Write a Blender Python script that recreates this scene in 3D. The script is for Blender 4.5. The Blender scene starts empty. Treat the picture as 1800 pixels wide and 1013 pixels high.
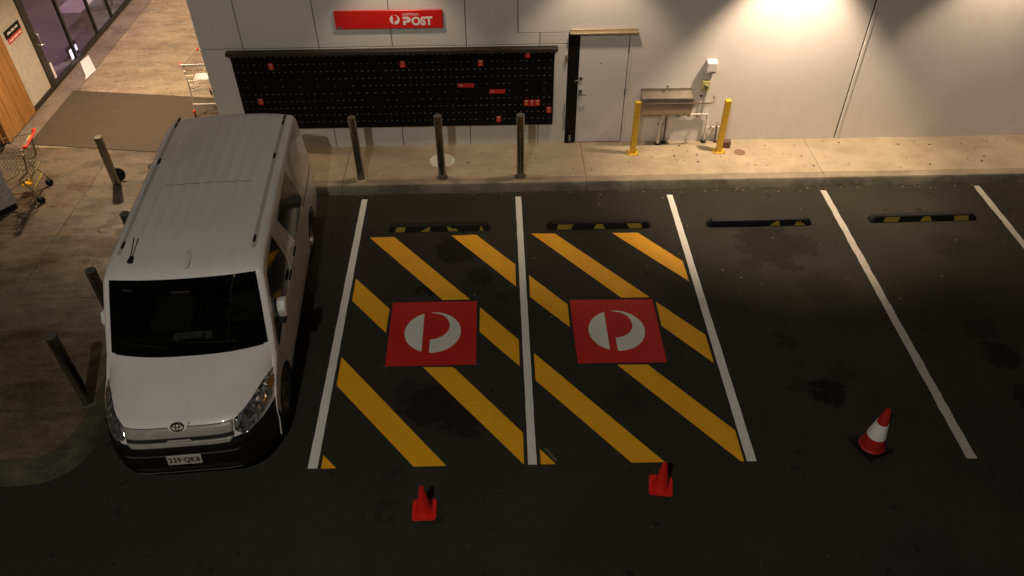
import bpy, bmesh, math, random
import numpy as np
from mathutils import Vector, Matrix
from math import radians as Rd, pi, sin, cos, sqrt, tan
random.seed(7)
scene = bpy.context.scene
COL = scene.collection

# ------------------------------------------------------------------ camera
cam_d = bpy.data.cameras.new('camera')
cam = bpy.data.objects.new('camera', cam_d); COL.objects.link(cam)
p_, yw, ro = 0.7358050855690151, 0.015893833735483913, -0.009155906399616462
fwd = Vector((sin(yw)*cos(p_), cos(yw)*cos(p_), -sin(p_)))
rt = Vector((cos(yw), -sin(yw), 0)); up = rt.cross(fwd)
rt = (cos(ro)*rt + sin(ro)*up); up = rt.cross(fwd)
M = Matrix((rt, up, -fwd)).transposed().to_4x4()
M.translation = Vector((2.2983524618, -5.4065313181, 7.721446729))
cam.matrix_world = M
cam_d.sensor_width = 36; cam_d.lens = 1372.7037/1800*36
cam_d.clip_start = 0.05; cam_d.clip_end = 1000
scene.camera = cam

# ------------------------------------------------------------------ night sky + exposure
w = bpy.data.worlds.new('World'); scene.world = w; w.use_nodes = True
nt = w.node_tree; bg = nt.nodes['Background']
sky = nt.nodes.new('ShaderNodeTexSky'); sky.sky_type = 'NISHITA'; sky.sun_disc = False
sky.sun_elevation = Rd(3); sky.sun_rotation = Rd(200)
hs = nt.nodes.new('ShaderNodeHueSaturation'); hs.inputs['Saturation'].default_value = 0.25
nt.links.new(sky.outputs[0], hs.inputs['Color'])
mulc = nt.nodes.new('ShaderNodeMixRGB'); mulc.blend_type = 'MULTIPLY'; mulc.inputs[0].default_value = 1
mulc.inputs[2].default_value = (1.0, .9, .78, 1)
nt.links.new(hs.outputs[0], mulc.inputs[1]); nt.links.new(mulc.outputs[0], bg.inputs[0])
bg.inputs[1].default_value = 0.011
scene.view_settings.view_transform = 'Standard'; scene.view_settings.look = 'None'
scene.view_settings.exposure = 0; scene.view_settings.gamma = 1
scene.view_settings.use_curve_mapping = False

WALL_LAMPS = [  # x, energy
    (0.66, 135), (3.92, 215), (7.08, 1120), (10.40, 330), (13.7, 220)]
STREET_E = 2500
CANOPY = [(-4.75, 7.15, 720), (-4.6, 10.4, 420), (-4.6, 13.8, 480), (-4.6, 16.8, 380)]
LZ = 4.2

# ------------------------------------------------------------------ helpers
def tag(o, label=None, cat=None, group=None, kind=None):
    if label: o['label'] = label
    if cat: o['category'] = cat
    if group: o['group'] = group
    if kind: o['kind'] = kind
    return o
def thing(name, label, cat, loc=(0, 0, 0), rz=0, group=None, kind=None):
    o = bpy.data.objects.new(name, None); COL.objects.link(o)
    o.location = loc; o.rotation_euler = (0, 0, rz); o.empty_display_size = .2
    return tag(o, label, cat, group, kind)
def copy_tree(o, parent=None):
    c = o.copy(); COL.objects.link(c)
    if parent: c.parent = parent
    for ch in list(o.children): copy_tree(ch, c)
    return c

class MB:
    def __init__(s): s.v = []; s.f = []; s.m = []
    def add(s, vs, fs, mi=0):
        b = len(s.v); s.v += [tuple(v) for v in vs]
        s.f += [tuple(i+b for i in f) for f in fs]; s.m += [mi]*len(fs); return s
    def box(s, c, d, rz=0, rx=0, ry=0, mi=0):
        R = Matrix.Rotation(rz, 3, 'Z') @ Matrix.Rotation(ry, 3, 'Y') @ Matrix.Rotation(rx, 3, 'X')
        vs = [Vector(c) + R @ Vector((x*d[0]/2, y*d[1]/2, z*d[2]/2)) for x in (-1, 1) for y in (-1, 1) for z in (-1, 1)]
        return s.add(vs, [(0, 1, 3, 2), (4, 6, 7, 5), (0, 4, 5, 1), (2, 3, 7, 6), (0, 2, 6, 4), (1, 5, 7, 3)], mi)
    def bb(s, x0, x1, y0, y1, z0, z1, mi=0):
        return s.box(((x0+x1)/2, (y0+y1)/2, (z0+z1)/2), (x1-x0, y1-y0, z1-z0), mi=mi)
    def prism(s, poly, z0, z1, axis='z', mi=0):
        n = len(poly)
        def P(a, b, h): return (a, b, h) if axis == 'z' else ((a, h, b) if axis == 'y' else (h, a, b))
        vs = [P(a, b, z0) for a, b in poly] + [P(a, b, z1) for a, b in poly]
        fs = [tuple(range(n))[::-1], tuple(range(n, 2*n))] + [(i, (i+1) % n, (i+1) % n+n, i+n) for i in range(n)]
        return s.add(vs, fs, mi)
    def tube(s, pts, r, seg=8, mi=0, cap=True, r1=None):
        pts = [Vector(p) for p in pts]; n = len(pts); rings = []
        for i, p in enumerate(pts):
            t = (pts[min(i+1, n-1)] - pts[max(i-1, 0)]).normalized()
            a = Vector((0, 0, 1)) if abs(t.z) < .9 else Vector((1, 0, 0))
            u = t.cross(a).normalized(); v = t.cross(u)
            rr = r if r1 is None else r + (r1-r)*i/(n-1)
            rings.append([p + rr*(cos(2*pi*k/seg)*u + sin(2*pi*k/seg)*v) for k in range(seg)])
        vs = [q for rg in rings for q in rg]
        fs = [(i*seg+k, i*seg+(k+1) % seg, (i+1)*seg+(k+1) % seg, (i+1)*seg+k) for i in range(n-1) for k in range(seg)]
        if cap: fs += [tuple(range(seg))[::-1], tuple(range((n-1)*seg, n*seg))]
        return s.add(vs, fs, mi)
    def lathe(s, prof, c=(0, 0, 0), seg=24, axis='z', mi=0, mis=None):
        n = len(prof); vs = []
        for r, h in prof:
            for k in range(seg):
                a = 2*pi*k/seg; x, y = r*cos(a), r*sin(a)
                q = (x, y, h) if axis == 'z' else ((h, x, y) if axis == 'x' else (x, h, y))
                vs.append((q[0]+c[0], q[1]+c[1], q[2]+c[2]))
        b = len(s.v); s.v += vs
        for i in range(n-1):
            for k in range(seg):
                s.f.append((b+i*seg+k, b+i*seg+(k+1) % seg, b+(i+1)*seg+(k+1) % seg, b+(i+1)*seg+k))
                s.m.append(mis[i] if mis else mi)
        return s
    def build(s, name, mats, parent=None, bevel=0, smooth=None, seg=1, recalc=True):
        me = bpy.data.meshes.new(name); me.from_pydata(s.v, [], s.f)
        for m in (mats if isinstance(mats, (list, tuple)) else [mats]): me.materials.append(m)
        me.polygons.foreach_set('material_index', s.m)
        if bevel or recalc:
            bm = bmesh.new(); bm.from_mesh(me)
            if recalc: bmesh.ops.recalc_face_normals(bm, faces=bm.faces)
            if bevel: 
                es = [e for e in bm.edges if len(e.link_faces) == 2 and e.calc_face_angle(0) > .5]
                bmesh.ops.bevel(bm, geom=es, offset=bevel, segments=seg, affect='EDGES', profile=.6)
            bm.to_mesh(me); bm.free()
        if smooth is not None:
            me.polygons.foreach_set('use_smooth', [True]*len(me.polygons))
            me.set_sharp_from_angle(angle=Rd(smooth))
        o = bpy.data.objects.new(name, me); COL.objects.link(o)
        if parent: o.parent = parent
        return o

# ------------------------------------------------------------------ materials
class NT:
    def __init__(s, name):
        s.m = bpy.data.materials.new(name); s.m.use_nodes = True
        s.t = s.m.node_tree; s.b = s.t.nodes['Principled BSDF']
        s.tc = s.t.nodes.new('ShaderNodeTexCoord')
    def n(s, typ, **k):
        x = s.t.nodes.new(typ)
        for a, v in k.items(): setattr(x, a, v)
        return x
    def l(s, a, b): s.t.links.new(a, b)
    def val(s, sock, v):
        if isinstance(v, (int, float, tuple, list)): sock.default_value = v
        else: s.l(v, sock)
    def noise(s, scale, detail=4, rough=.5, src=None, sc=None):
        x = s.n('ShaderNodeTexNoise'); x.inputs['Scale'].default_value = scale
        x.inputs['Detail'].default_value = detail; x.inputs['Roughness'].default_value = rough
        src = src or s.tc.outputs['Object']
        if sc:
            mp = s.n('ShaderNodeMapping'); mp.inputs['Scale'].default_value = sc; s.l(src, mp.inputs[0]); src = mp.outputs[0]
        s.l(src, x.inputs['Vector']); return x.outputs['Fac']
    def ramp(s, f, a, b, ca=(0, 0, 0, 1), cb=(1, 1, 1, 1)):
        r = s.n('ShaderNodeValToRGB'); e = r.color_ramp.elements
        e[0].position = a; e[1].position = b; e[0].color = ca; e[1].color = cb; s.l(f, r.inputs[0]); return r.outputs[0]
    def mix(s, f, a, b, mode='MIX'):
        x = s.n('ShaderNodeMixRGB', blend_type=mode); s.val(x.inputs[0], f)
        for i, v in ((1, a), (2, b)): s.val(x.inputs[i], (*v, 1) if isinstance(v, tuple) and len(v) == 3 else v)
        return x.outputs[0]
    def math(s, op, a, b=0):
        x = s.n('ShaderNodeMath', operation=op); s.val(x.inputs[0], a); s.val(x.inputs[1], b); return x.outputs[0]
    def bump(s, h, strength=.3, dist=.01):
        x = s.n('ShaderNodeBump'); x.inputs['Strength'].default_value = strength; x.inputs['Distance'].default_value = dist
        s.l(h, x.inputs['Height']); s.l(x.outputs[0], s.b.inputs['Normal'])
    def set(s, color=None, rough=None, metal=None, **k):
        if color is not None: s.val(s.b.inputs['Base Color'], (*color, 1) if isinstance(color, tuple) and len(color) == 3 else color)
        if rough is not None: s.val(s.b.inputs['Roughness'], rough)
        if metal is not None: s.val(s.b.inputs['Metallic'], metal)
        for a, v in k.items(): s.val(s.b.inputs[a.replace('_', ' ')], v)
        return s.m

def plain(name, col, rough=.5, metal=0, var=.12, scale=9, bump=0, bs=200, dirt=0, **k):
    t = NT(name); n = t.noise(scale, 5, .6)
    c = t.mix(t.ramp(n, .3, .7), tuple(x*(1-var) for x in col), tuple(min(1, x*(1+var)) for x in col))
    if dirt:
        d = t.noise(3.1, 6, .7); c = t.mix(t.math('MULTIPLY', t.ramp(d, .5, .72), dirt), c, tuple(x*.45 for x in col))
    r = t.math('ADD', t.math('MULTIPLY', n, .12), rough-.06)
    t.set(c, r, metal, **k)
    if bump: t.bump(t.noise(bs, 3, .6), bump, .004)
    return t.m
def emit(name, col, s):
    t = NT(name); t.set((0.02, 0.02, 0.02), .4, Emission_Color=(*col, 1), Emission_Strength=s); return t.m
def glass(name, tint, refl=.12, rough=.02):
    m = bpy.data.materials.new(name); m.use_nodes = True; t = m.node_tree; t.nodes.clear()
    o = t.nodes.new('ShaderNodeOutputMaterial'); mx = t.nodes.new('ShaderNodeMixShader')
    tr = t.nodes.new('ShaderNodeBsdfTransparent'); gl = t.nodes.new('ShaderNodeBsdfGlossy')
    tr.inputs[0].default_value = (*tint, 1); gl.inputs['Roughness'].default_value = rough
    lw = t.nodes.new('ShaderNodeFresnel'); ge = t.nodes.new('ShaderNodeNewGeometry'); mr = t.nodes.new('ShaderNodeMapRange')
    mr.inputs[3].default_value = 1.5; mr.inputs[4].default_value = 1/1.5     # same reflectance seen from either face
    t.links.new(ge.outputs['Backfacing'], mr.inputs[0]); t.links.new(mr.outputs[0], lw.inputs['IOR'])
    t.links.new(lw.outputs[0], mx.inputs[0]); t.links.new(tr.outputs[0], mx.inputs[1]); t.links.new(gl.outputs[0], mx.inputs[2])
    t.links.new(mx.outputs[0], o.inputs[0]); return m

# asphalt with oil stains that have their own shape
STAINS = [(1.6, 4.05, .42, .75), (1.25, 3.2, .26, .8), (1.95, 3.35, .22, .6), (1.35, .95, .40, .75), (1.75, .75, .35, .6),
          (1.1, 1.15, .25, .4), (6.45, 4.05, .55, .65), (6.95, 4.0, .3, .5), (6.6, 3.5, .22, .6), (6.1, 3.55, .18, .5), (7.0, 3.0, .4, .35),
          (6.42, 1.05, .27, .95), (6.15, 1.15, .2, .5), (6.7, 1.3, .2, .4), (6.15, 1.95, .16, .5), (8.95, 1.55, .28, .8),
          (8.9, 2.1, .25, .5), (9.0, .85, .3, .8), (9.3, 3.9, .4, .35), (1.45, -.6, .18, .4), (.9, -.55, .14, .4), (.95, -.1, .15, .35),
          (3.85, .95, .3, .25), (2.3, 2.95, .14, .4), (-1.4, 2.2, .9, .5)]
def asphalt_mat():
    t = NT('asphalt'); pos = t.tc.outputs['Object']
    fine = t.noise(260, 2, .6); mid = t.noise(38, 4, .6); big = t.noise(.55, 5, .6)
    c = t.mix(t.ramp(fine, .35, .68), (.0155, .0155, .011), (.041, .0395, .030))
    c = t.mix(t.ramp(mid, .4, .75), c, (.036, .0345, .028))
    c = t.mix(t.math('MULTIPLY', t.ramp(big, .42, .68), .5), c, (.050, .043, .034))
    # lighter aggregate specks
    vo = t.n('ShaderNodeTexVoronoi'); vo.inputs['Scale'].default_value = 60; t.l(pos, vo.inputs['Vector'])
    sp = t.math('LESS_THAN', vo.outputs['Distance'], .09)
    c = t.mix(t.math('MULTIPLY', sp, .6), c, (.14, .13, .11))
    # distorted position for the stains
    nx = t.n('ShaderNodeTexNoise'); nx.inputs['Scale'].default_value = 6; nx.inputs['Detail'].default_value = 5; t.l(pos, nx.inputs['Vector'])
    va = t.n('ShaderNodeVectorMath', operation='SUBTRACT'); t.l(nx.outputs['Color'], va.inputs[0]); va.inputs[1].default_value = (.5, .5, .5)
    vs = t.n('ShaderNodeVectorMath', operation='SCALE'); t.l(va.outputs[0], vs.inputs[0]); vs.inputs['Scale'].default_value = .55
    vp = t.n('ShaderNodeVectorMath', operation='ADD'); t.l(pos, vp.inputs[0]); t.l(vs.outputs[0], vp.inputs[1])
    tot = None
    for x, y, r, s in STAINS:
        d = t.n('ShaderNodeVectorMath', operation='DISTANCE'); t.l(vp.outputs[0], d.inputs[0]); d.inputs[1].default_value = (x, y, 0)
        mr = t.n('ShaderNodeMapRange', interpolation_type='SMOOTHSTEP'); t.l(d.outputs['Value'], mr.inputs[0])
        mr.inputs[1].default_value = r*.7; mr.inputs[2].default_value = r*1.05; mr.inputs[3].default_value = s; mr.inputs[4].default_value = 0
        mr.inputs[3].default_value = s*.8
        tot = mr.outputs[0] if tot is None else t.math('MAXIMUM', tot, mr.outputs[0])
    spots = t.math('MULTIPLY', t.ramp(t.noise(5.5, 3, .5), .66, .72), .5)
    msk = t.math('MAXIMUM', tot, spots)
    msk = t.math('MULTIPLY', msk, t.ramp(t.noise(11, 5, .65), .22, .45))
    c = t.mix(msk, c, (.0045, .0045, .0038))
    t.set(c, t.math('SUBTRACT', .86, t.math('MULTIPLY', msk, .3)), 0)
    t.l(t.math('SUBTRACT', .22, t.math('MULTIPLY', msk, .2)), t.b.inputs['Specular IOR Level'])
    h = t.math('ADD', fine, t.math('MULTIPLY', mid, 1.5)); t.bump(h, .55, .006)
    return t.m
def paint_mat(name, col, wear=.0, dark=.5, thr=.6):
    t = NT(name); n = t.noise(1.7, 5, .65); f = t.noise(240, 2, .6)
    c = t.mix(t.ramp(n, .35, .7), tuple(x*.88 for x in col), col)
    c = t.mix(t.math('MULTIPLY', t.ramp(f, .56, .78), .18), c, tuple(x*.55 for x in col))
    if wear:
        g = t.noise(46, 6, .75); c = t.mix(t.math('MULTIPLY', t.ramp(g, thr, thr+.05), wear), c, (.06, .055, .05))
    c = t.mix(t.math('MULTIPLY', t.ramp(t.noise(3.3, 6, .7), .52, .75), dark), c, tuple(x*.6 for x in col))
    t.set(c, .62); t.bump(f, .35, .005); return t.m
def concrete_mat(name, c0, c1, agg=0, wet=0, grime=.3, bscale=120):
    t = NT(name); a = t.noise(2.2, 6, .65); f = t.noise(bscale, 3, .6)
    c = t.mix(t.ramp(a, .3, .7), c0, c1)
    c = t.mix(t.math('MULTIPLY', t.ramp(t.noise(1.5, 7, .72, sc=(.8, 2.0, 1)), .46, .62), grime), c, tuple(x*.42 for x in c0))
    c = t.mix(t.math('MULTIPLY', t.ramp(f, .5, .75), .25), c, tuple(x*.6 for x in c0))
    if agg:
        vo = t.n('ShaderNodeTexVoronoi'); vo.inputs['Scale'].default_value = 75; t.l(t.tc.outputs['Object'], vo.inputs['Vector'])
        pc = t.n('ShaderNodeSeparateColor'); t.l(vo.outputs['Color'], pc.inputs[0])
        c = t.mix(agg, c, t.mix(pc.outputs[0], tuple(x*.45 for x in c0), tuple(min(1, x*1.8) for x in c1)))
        f = vo.outputs['Distance']
    r = .8
    if wet: 
        r = t.math('SUBTRACT', .75, t.math('MULTIPLY', t.ramp(t.noise(1.1, 5, .6, sc=(1, 1.6, 1)), .45, .62), wet))
    t.set(c, r); t.bump(f, .35, .004); return t.m
def wall_mat(name, col):
    t = NT(name); n = t.noise(1.3, 6, .6); st = t.noise(1.0, 6, .6, sc=(5, 5, .5))
    c = t.mix(t.ramp(n, .3, .7), tuple(x*.93 for x in col), col)
    c = t.mix(t.math('MULTIPLY', t.ramp(st, .55, .8), .16), c, tuple(x*.7 for x in col))
    # scuffs and splash dirt low down on the wall
    sx = t.n('ShaderNodeSeparateXYZ'); t.l(t.tc.outputs['Object'], sx.inputs[0])
    mr = t.n('ShaderNodeMapRange'); t.l(sx.outputs[2], mr.inputs[0]); mr.inputs[1].default_value = .15; mr.inputs[2].default_value = .75
    mr.inputs[3].default_value = .28; mr.inputs[4].default_value = 0
    c = t.mix(t.math('MULTIPLY', mr.outputs[0], t.ramp(t.noise(4, 6, .7), .38, .7)), c, tuple(x*.5 for x in col))
    t.set(c, .6); t.bump(t.noise(90, 4, .6), .10, .003); return t.m
def wood_mat():
    t = NT('timber_board'); oi = t.n('ShaderNodeObjectInfo')
    g = t.noise(3.0, 8, .65, sc=(9, 9, .7))
    c = t.mix(t.ramp(g, .3, .7), (.26, .105, .025), (.50, .25, .07))
    c = t.mix(t.math('MULTIPLY', oi.outputs['Random'], .55), c, (.22, .09, .022))
    t.set(c, .45); t.bump(g, .2, .004); return t.m

ASPH = asphalt_mat()
WHITE_LINE = paint_mat('white_line_paint', (.82, .82, .77), .2, .22, .68)
WORN_LINE = paint_mat('worn_line_paint', (.55, .53, .48), .9, .6, .60)
YELLOW = paint_mat('yellow_line_paint', (.96, .46, .003), .22, .28, .66)
REDP = paint_mat('red_ground_paint', (.60, .014, .009), .15, .3, .68)
LOGOW = paint_mat('logo_white_paint', (.76, .78, .70), .15, .25, .68)
SMEAR = paint_mat('smeared_yellow_paint', (.30, .19, .03), .8, .7, .45)
FOOT = concrete_mat('footpath_concrete', (.38, .31, .21), (.49, .41, .29), grime=.24)
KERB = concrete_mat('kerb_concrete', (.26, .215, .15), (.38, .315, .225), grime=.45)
KERBF = concrete_mat('dark_kerb_face', (.10, .095, .07), (.19, .175, .13), grime=.8)
MOSS = concrete_mat('mossy_kerb_concrete', (.045, .045, .028), (.10, .092, .066), grime=.8)
PAVE = concrete_mat('aggregate_pavement', (.08, .062, .044), (.16, .12, .085), agg=.22, wet=.5, grime=.95)
WALK = concrete_mat('walkway_aggregate', (.19, .15, .105), (.37, .28, .195), agg=.42, wet=.55, grime=.95)
STRIP = concrete_mat('polished_strip', (.13, .10, .085), (.22, .17, .14), agg=.35, wet=.68, grime=.3)
MAT_RUB = plain('entrance_mat_rubber', (.066, .046, .029), .8, var=.12, scale=5, bump=.5, bs=160)
WALLP = wall_mat('panel_paint', (.70, .68, .66)); WALLC = wall_mat('precast_paint', (.76, .735, .71))
DARK = plain('dark_joint', (.012, .011, .010), .8)
BLK = plain('black_powdercoat', (.005, .0045, .004), .55, var=.2, Specular_IOR_Level=.2)
FRAME = plain('dark_bronze_frame', (.016, .014, .010), .4, var=.25)
DOORW = wall_mat('door_paint', (.72, .71, .71))
GREYM = plain('grey_metal', (.25, .25, .24), .4, .6)
STEEL = plain('brushed_stainless', (.33, .31, .275), .27, 1.0, var=.03, scale=2)
STEELC = plain('bollard_cap_steel', (.11, .10, .085), .7, .3, var=.3)
STEELD = plain('dull_stainless', (.38, .34, .28), .42, .7, var=.12, scale=6, dirt=.3)
CHROME = plain('chrome', (.62, .60, .56), .15, 1.0, var=.05)
PIPEW = plain('white_pipe', (.62, .60, .55), .45, dirt=.4)
BROWNP = plain('copper_brown_pipe', (.13, .09, .065), .5, .3)
BRICKB = plain('brown_block', (.13, .075, .05), .7, bump=.4)
YPOST = plain('yellow_enamel', (.74, .46, .03), .42, var=.10, dirt=.35, bump=.05)
BOXW = plain('white_plastic', (.70, .69, .66), .4)
BOXY = plain('cream_switch_plastic', (.50, .46, .20), .45)
RUBBER = plain('black_rubber', (.009, .0085, .008), .6, var=.3, bump=.3, Specular_IOR_Level=.25)
TYRE = plain('tyre_rubber', (.014, .013, .013), .75, var=.2, bump=.2)
CONER = plain('cone_red', (.72, .018, .012), .38, var=.08, dirt=.15)
CONEO = plain('cone_dark_red', (.46, .018, .010), .5, var=.12, dirt=.2)
REFLW = plain('reflective_white_sleeve', (.92, .92, .92), .35, var=.03)
SIGNR = plain('sign_red', (.66, .016, .014), .35, var=.06)
SIGNW = plain('sign_white', (.80, .78, .76), .4, var=.04)
NOTR = plain('notice_red', (.50, .02, .02), .45)
NOTW = plain('notice_print', (.60, .50, .48), .5); NOTY = plain('notice_yellow', (.75, .45, .08), .5)
LEAF = plain('litter_pale', (.22, .17, .11), .7, var=.4, scale=30)
GUM = plain('gum_spot', (.07, .055, .04), .7)
BROWNC = plain('brown_cover', (.22, .13, .08), .6)
WOOD = wood_mat()

# ------------------------------------------------------------------ light fittings with their lamps
def spot(name, loc, rot, energy, size, blend, rad, col, parent=None):
    l = bpy.data.lights.new(name, 'SPOT'); l.energy = energy; l.spot_size = size; l.spot_blend = blend
    l.shadow_soft_size = rad; l.color = col
    o = bpy.data.objects.new(name, l); COL.objects.link(o); o.location = loc; o.rotation_euler = rot
    if parent: o.parent = parent
    return o
LENS_W = emit('lamp_lens_warm', (1, .72, .42), 9); LENS_S = emit('street_lens', (1, .9, .74), 30)
YW = 6.856
def wall_lamp(x, e, label):
    t = thing('wall_light', label, 'wall light', (x, YW, LZ), 0, 'downlights along the rear wall')
    MB().box((0, -.02, .12), (.12, .04, .2)).box((0, -.40, .16), (.05, .76, .05)).build('bracket', FRAME, t, .004)
    MB().lathe([(0, .26), (.075, .26), (.085, .24), (.085, .045), (.078, .045), (.070, .06)], (0, -.78, 0), 20).build('lamp_shade', FRAME, t, smooth=40)
    MB().lathe([(0, .062), (.068, .062)], (0, -.78, 0), 20).build('lens', LENS_W, t)
    spot('lamp', (0, -.78, .04), (0, 0, 0), e, Rd(86), .5, .10, (1, .73, .50), t)

# ------------------------------------------------------------------ ground
def slab(name, polys, z0, z1, mat, parent=None, kind='structure', bevel=0):
    m = MB()
    for p in polys: m.prism(p, z0, z1)
    o = m.build(name, mat, parent, bevel)
    if kind: o['kind'] = kind
    return o
g = MB(); g.add([(-150, -150, 0), (150, -150, 0), (150, 150, 0), (-150, 150, 0)], [(0, 1, 2, 3)])
tag(g.build('car_park_ground', ASPH), kind='structure')

# footpath bays with recessed joints
def rect(x0, x1, y0, y1): return [(x0, y0), (x1, y0), (x1, y1), (x0, y1)]
slab('footpath_base', [rect(-2.6, 20, 5.80, 6.9)], -.1, .138, DARK)
fp = thing('footpath', None, None, kind='structure')
for x0, x1 in ((-2.6, -.39), (-.385, 3.755), (3.76, 7.83), (7.835, 11.90), (11.905, 16), (16.005, 20)):
    MB().bb(x0, x1, 5.775, 6.95, 0, .15).build('concrete_slab', FOOT, fp, .004)
kb = thing('kerb', None, None, kind='structure')
for x0, x1 in ((-2.45, -.39), (-.384, 3.755), (3.762, 7.83), (7.837, 11.90), (11.907, 20)):
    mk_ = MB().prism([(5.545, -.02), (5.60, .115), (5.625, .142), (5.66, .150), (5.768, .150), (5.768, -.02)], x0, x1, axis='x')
    for i_ in (2, 3): mk_.m[i_] = 1  # front faces take a darker concrete than the top
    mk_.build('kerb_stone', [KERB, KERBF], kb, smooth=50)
# left pavement with curved mossy kerb
def smoothpts(pts, n=6):
    P = [Vector((*p, 0)) for p in pts]; out = []
    for i in range(len(P)-1):
        a = P[max(i-1, 0)]; b = P[i]; c = P[i+1]; d = P[min(i+2, len(P)-1)]
        for k in range(n):
            t = k/n
            q = .5*((2*b)+(c-a)*t+(2*a-5*b+4*c-d)*t*t+(3*b-a-3*c+d)*t**3); out.append((q.x, q.y))
    out.append(tuple(pts[-1])); return out
outer = [(-2.45, 5.62), (-2.60, 5.45), (-2.63, 5.1), (-2.63, 3.0), (-2.635, 1.2), (-2.645, .75), (-2.70, .42), (-2.83, .15), (-3.05, -.02), (-3.30, -.065), (-3.7, -.08), (-6, -.10), (-20, -.12)]
osm = smoothpts(outer, 6)
def offs(pts, d):
    out = []
    for i, p in enumerate(pts):
        a = Vector(pts[max(i-1, 0)]); b = Vector(pts[min(i+1, len(pts)-1)]); t = (b-a).normalized()
        out.append((p[0]+t.y*d, p[1]-t.x*d))
    return out
def inset(d): return offs(osm, -d)   # d>0 moves outwards (towards the road)
prof = [(.06, -.02), (.012, .10), (-.01, .135), (-.045, .15), (-.215, .15), (-.215, -.02)]
m = MB(); rings = [inset(d) for d, z in prof]
test = rings[0][40]
vs = [(rings[j][i][0], rings[j][i][1], prof[j][1]) for i in range(len(osm)) for j in range(6)]
fs = [(i*6+j, i*6+(j+1) % 6, (i+1)*6+(j+1) % 6, (i+1)*6+j) for i in range(len(osm)-1) for j in range(6)]
m.add(vs, fs); tag(m.build('curved_kerb', MOSS, smooth=45), kind='structure')
inner = inset(-.222)
slab('pavement_base', [[p for p in inner] + [(-20, 7.0), (-2.6, 7.0)]], -.05, .1425, PAVE)
pv = thing('pavement', None, None, kind='structure')
JY = 2.93; JX = -4.668
up_in = [p for p in inner if p[1] > JY+.006]; lo_in = [p for p in inner if p[1] < JY-.006]
MB().prism([(-2.455, 6.98)] + [(-2.455, 5.62)] + [p for p in up_in if p[1] < 5.4] + [(up_in[-1][0], JY+.003), (JX+.02, JY+.003), (JX+.02, 6.98)], .02, .15).build('concrete_slab', PAVE, pv)
MB().bb(-9.3, JX-.02, JY+.003, 6.98, .02, .15).build('concrete_slab', PAVE, pv)
MB().bb(-20, -9.31, JY+.003, 6.98, .02, .15).build('concrete_slab', PAVE, pv)
MB().prism([(lo_in[0][0], JY-.003)] + lo_in + [(-20, JY-.003)], .02, .15).build('concrete_slab', PAVE, pv)
# walkway
wk = thing('walkway', None, None, kind='structure')
MB().bb(-6.185, -2.55, 6.99, 10.995, .02, .15).build('concrete_slab', WALK, wk)
MB().bb(-6.185, -2.55, 11.0, 15.0, .02, .15).build('concrete_slab', WALK, wk)
MB().bb(-6.185, -2.55, 15.01, 24.0, .02, .15).build('concrete_slab', WALK, wk)
MB().bb(-6.72, -6.195, 6.99, 24, .02, .15).build('edge_strip', STRIP, wk)
slab('walkway_base', [rect(-7.2, -2.5, 6.9, 24)], -.05, .138, DARK)
mt = MB().prism([(-6.31, 7.12), (-3.05, 6.66), (-2.75, 8.66), (-6.29, 9.15)], .15, .162)
o = mt.build('entrance_mat', MAT_RUB, bevel=.004)
tag(o, 'wide brown rubber entrance mat lying across the walkway mouth', 'mat')

# ------------------------------------------------------------------ rear wall (building)
bl = thing('shop_building', 'pale panelled shop wall with a steel door facing the parking bays', 'building', (0, 0, 0))
MB().bb(-2.57, 19.9, YW+.045, 24, .0, 4.75).build('inner_wall', DARK, bl)
def panel(poly, mat=WALLP, th=.045): return MB().prism(poly, YW, YW+th, axis='y').build('wall_panel' if mat is WALLP else 'precast_panel', mat, bl, .003)
gp = .006
ux = [-2.6, -1.895, -.65, .56, 1.78]
for a, b in zip(ux[:-1], ux[1:]): panel([(a+(gp if a > -2.5 else 0), 2.048), (b-gp, 2.048), (b-gp, 4.75), (a+(gp if a > -2.5 else 0), 4.75)])
panel([(1.78+gp, 2.048), (2.985-.0, 2.048), (2.985, 2.232), (2.622, 2.232), (2.622, 4.75), (1.78+gp, 4.75)])
panel([(2.998, 2.048), (3.464, 2.048), (3.464, 2.232), (2.998, 2.232)])
lx = [-2.6, -1.87, -.65, .563, 1.773, 2.985]
for a, b in zip(lx[:-1], lx[1:]): panel([(a+(gp if a > -2.5 else 0), .12), (b-gp, .12), (b-gp, 2.034), (a+(gp if a > -2.5 else 0), 2.034)])
panel([(2.985+gp, .12), (3.464, .12), (3.464, 2.034), (2.985+gp, 2.034)])
panel([(2.636, 4.75), (2.636, 2.244), (3.47, 2.244), (3.47, 2.215), (4.535, 2.215), (4.535, .12), (8.378, .12), (8.378, 4.75)], WALLC, .05)
panel([(8.452, .12), (14.4, .12), (14.4, 4.75), (8.452, 4.75)], WALLC, .05)
panel([(14.45, .12), (19.9, .12), (19.9, 4.75), (14.45, 4.75)], WALLC, .05)
MB().bb(8.388, 8.402, YW+.012, YW+.046, .12, 4.75).build('joint_sealant', DARK, bl)
MB().bb(8.402, 8.450, YW-.016, YW+.046, .12, 4.75).build('joint_trim', WALLC, bl, .003)
MB().bb(-2.60, -2.555, YW+.05, 24, .12, 4.75).build('side_wall', WALLP, bl)
MB().bb(-2.7, 20, YW-.08, 24.1, 4.752, 4.86).build('parapet_capping', GREYM, bl)
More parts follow.
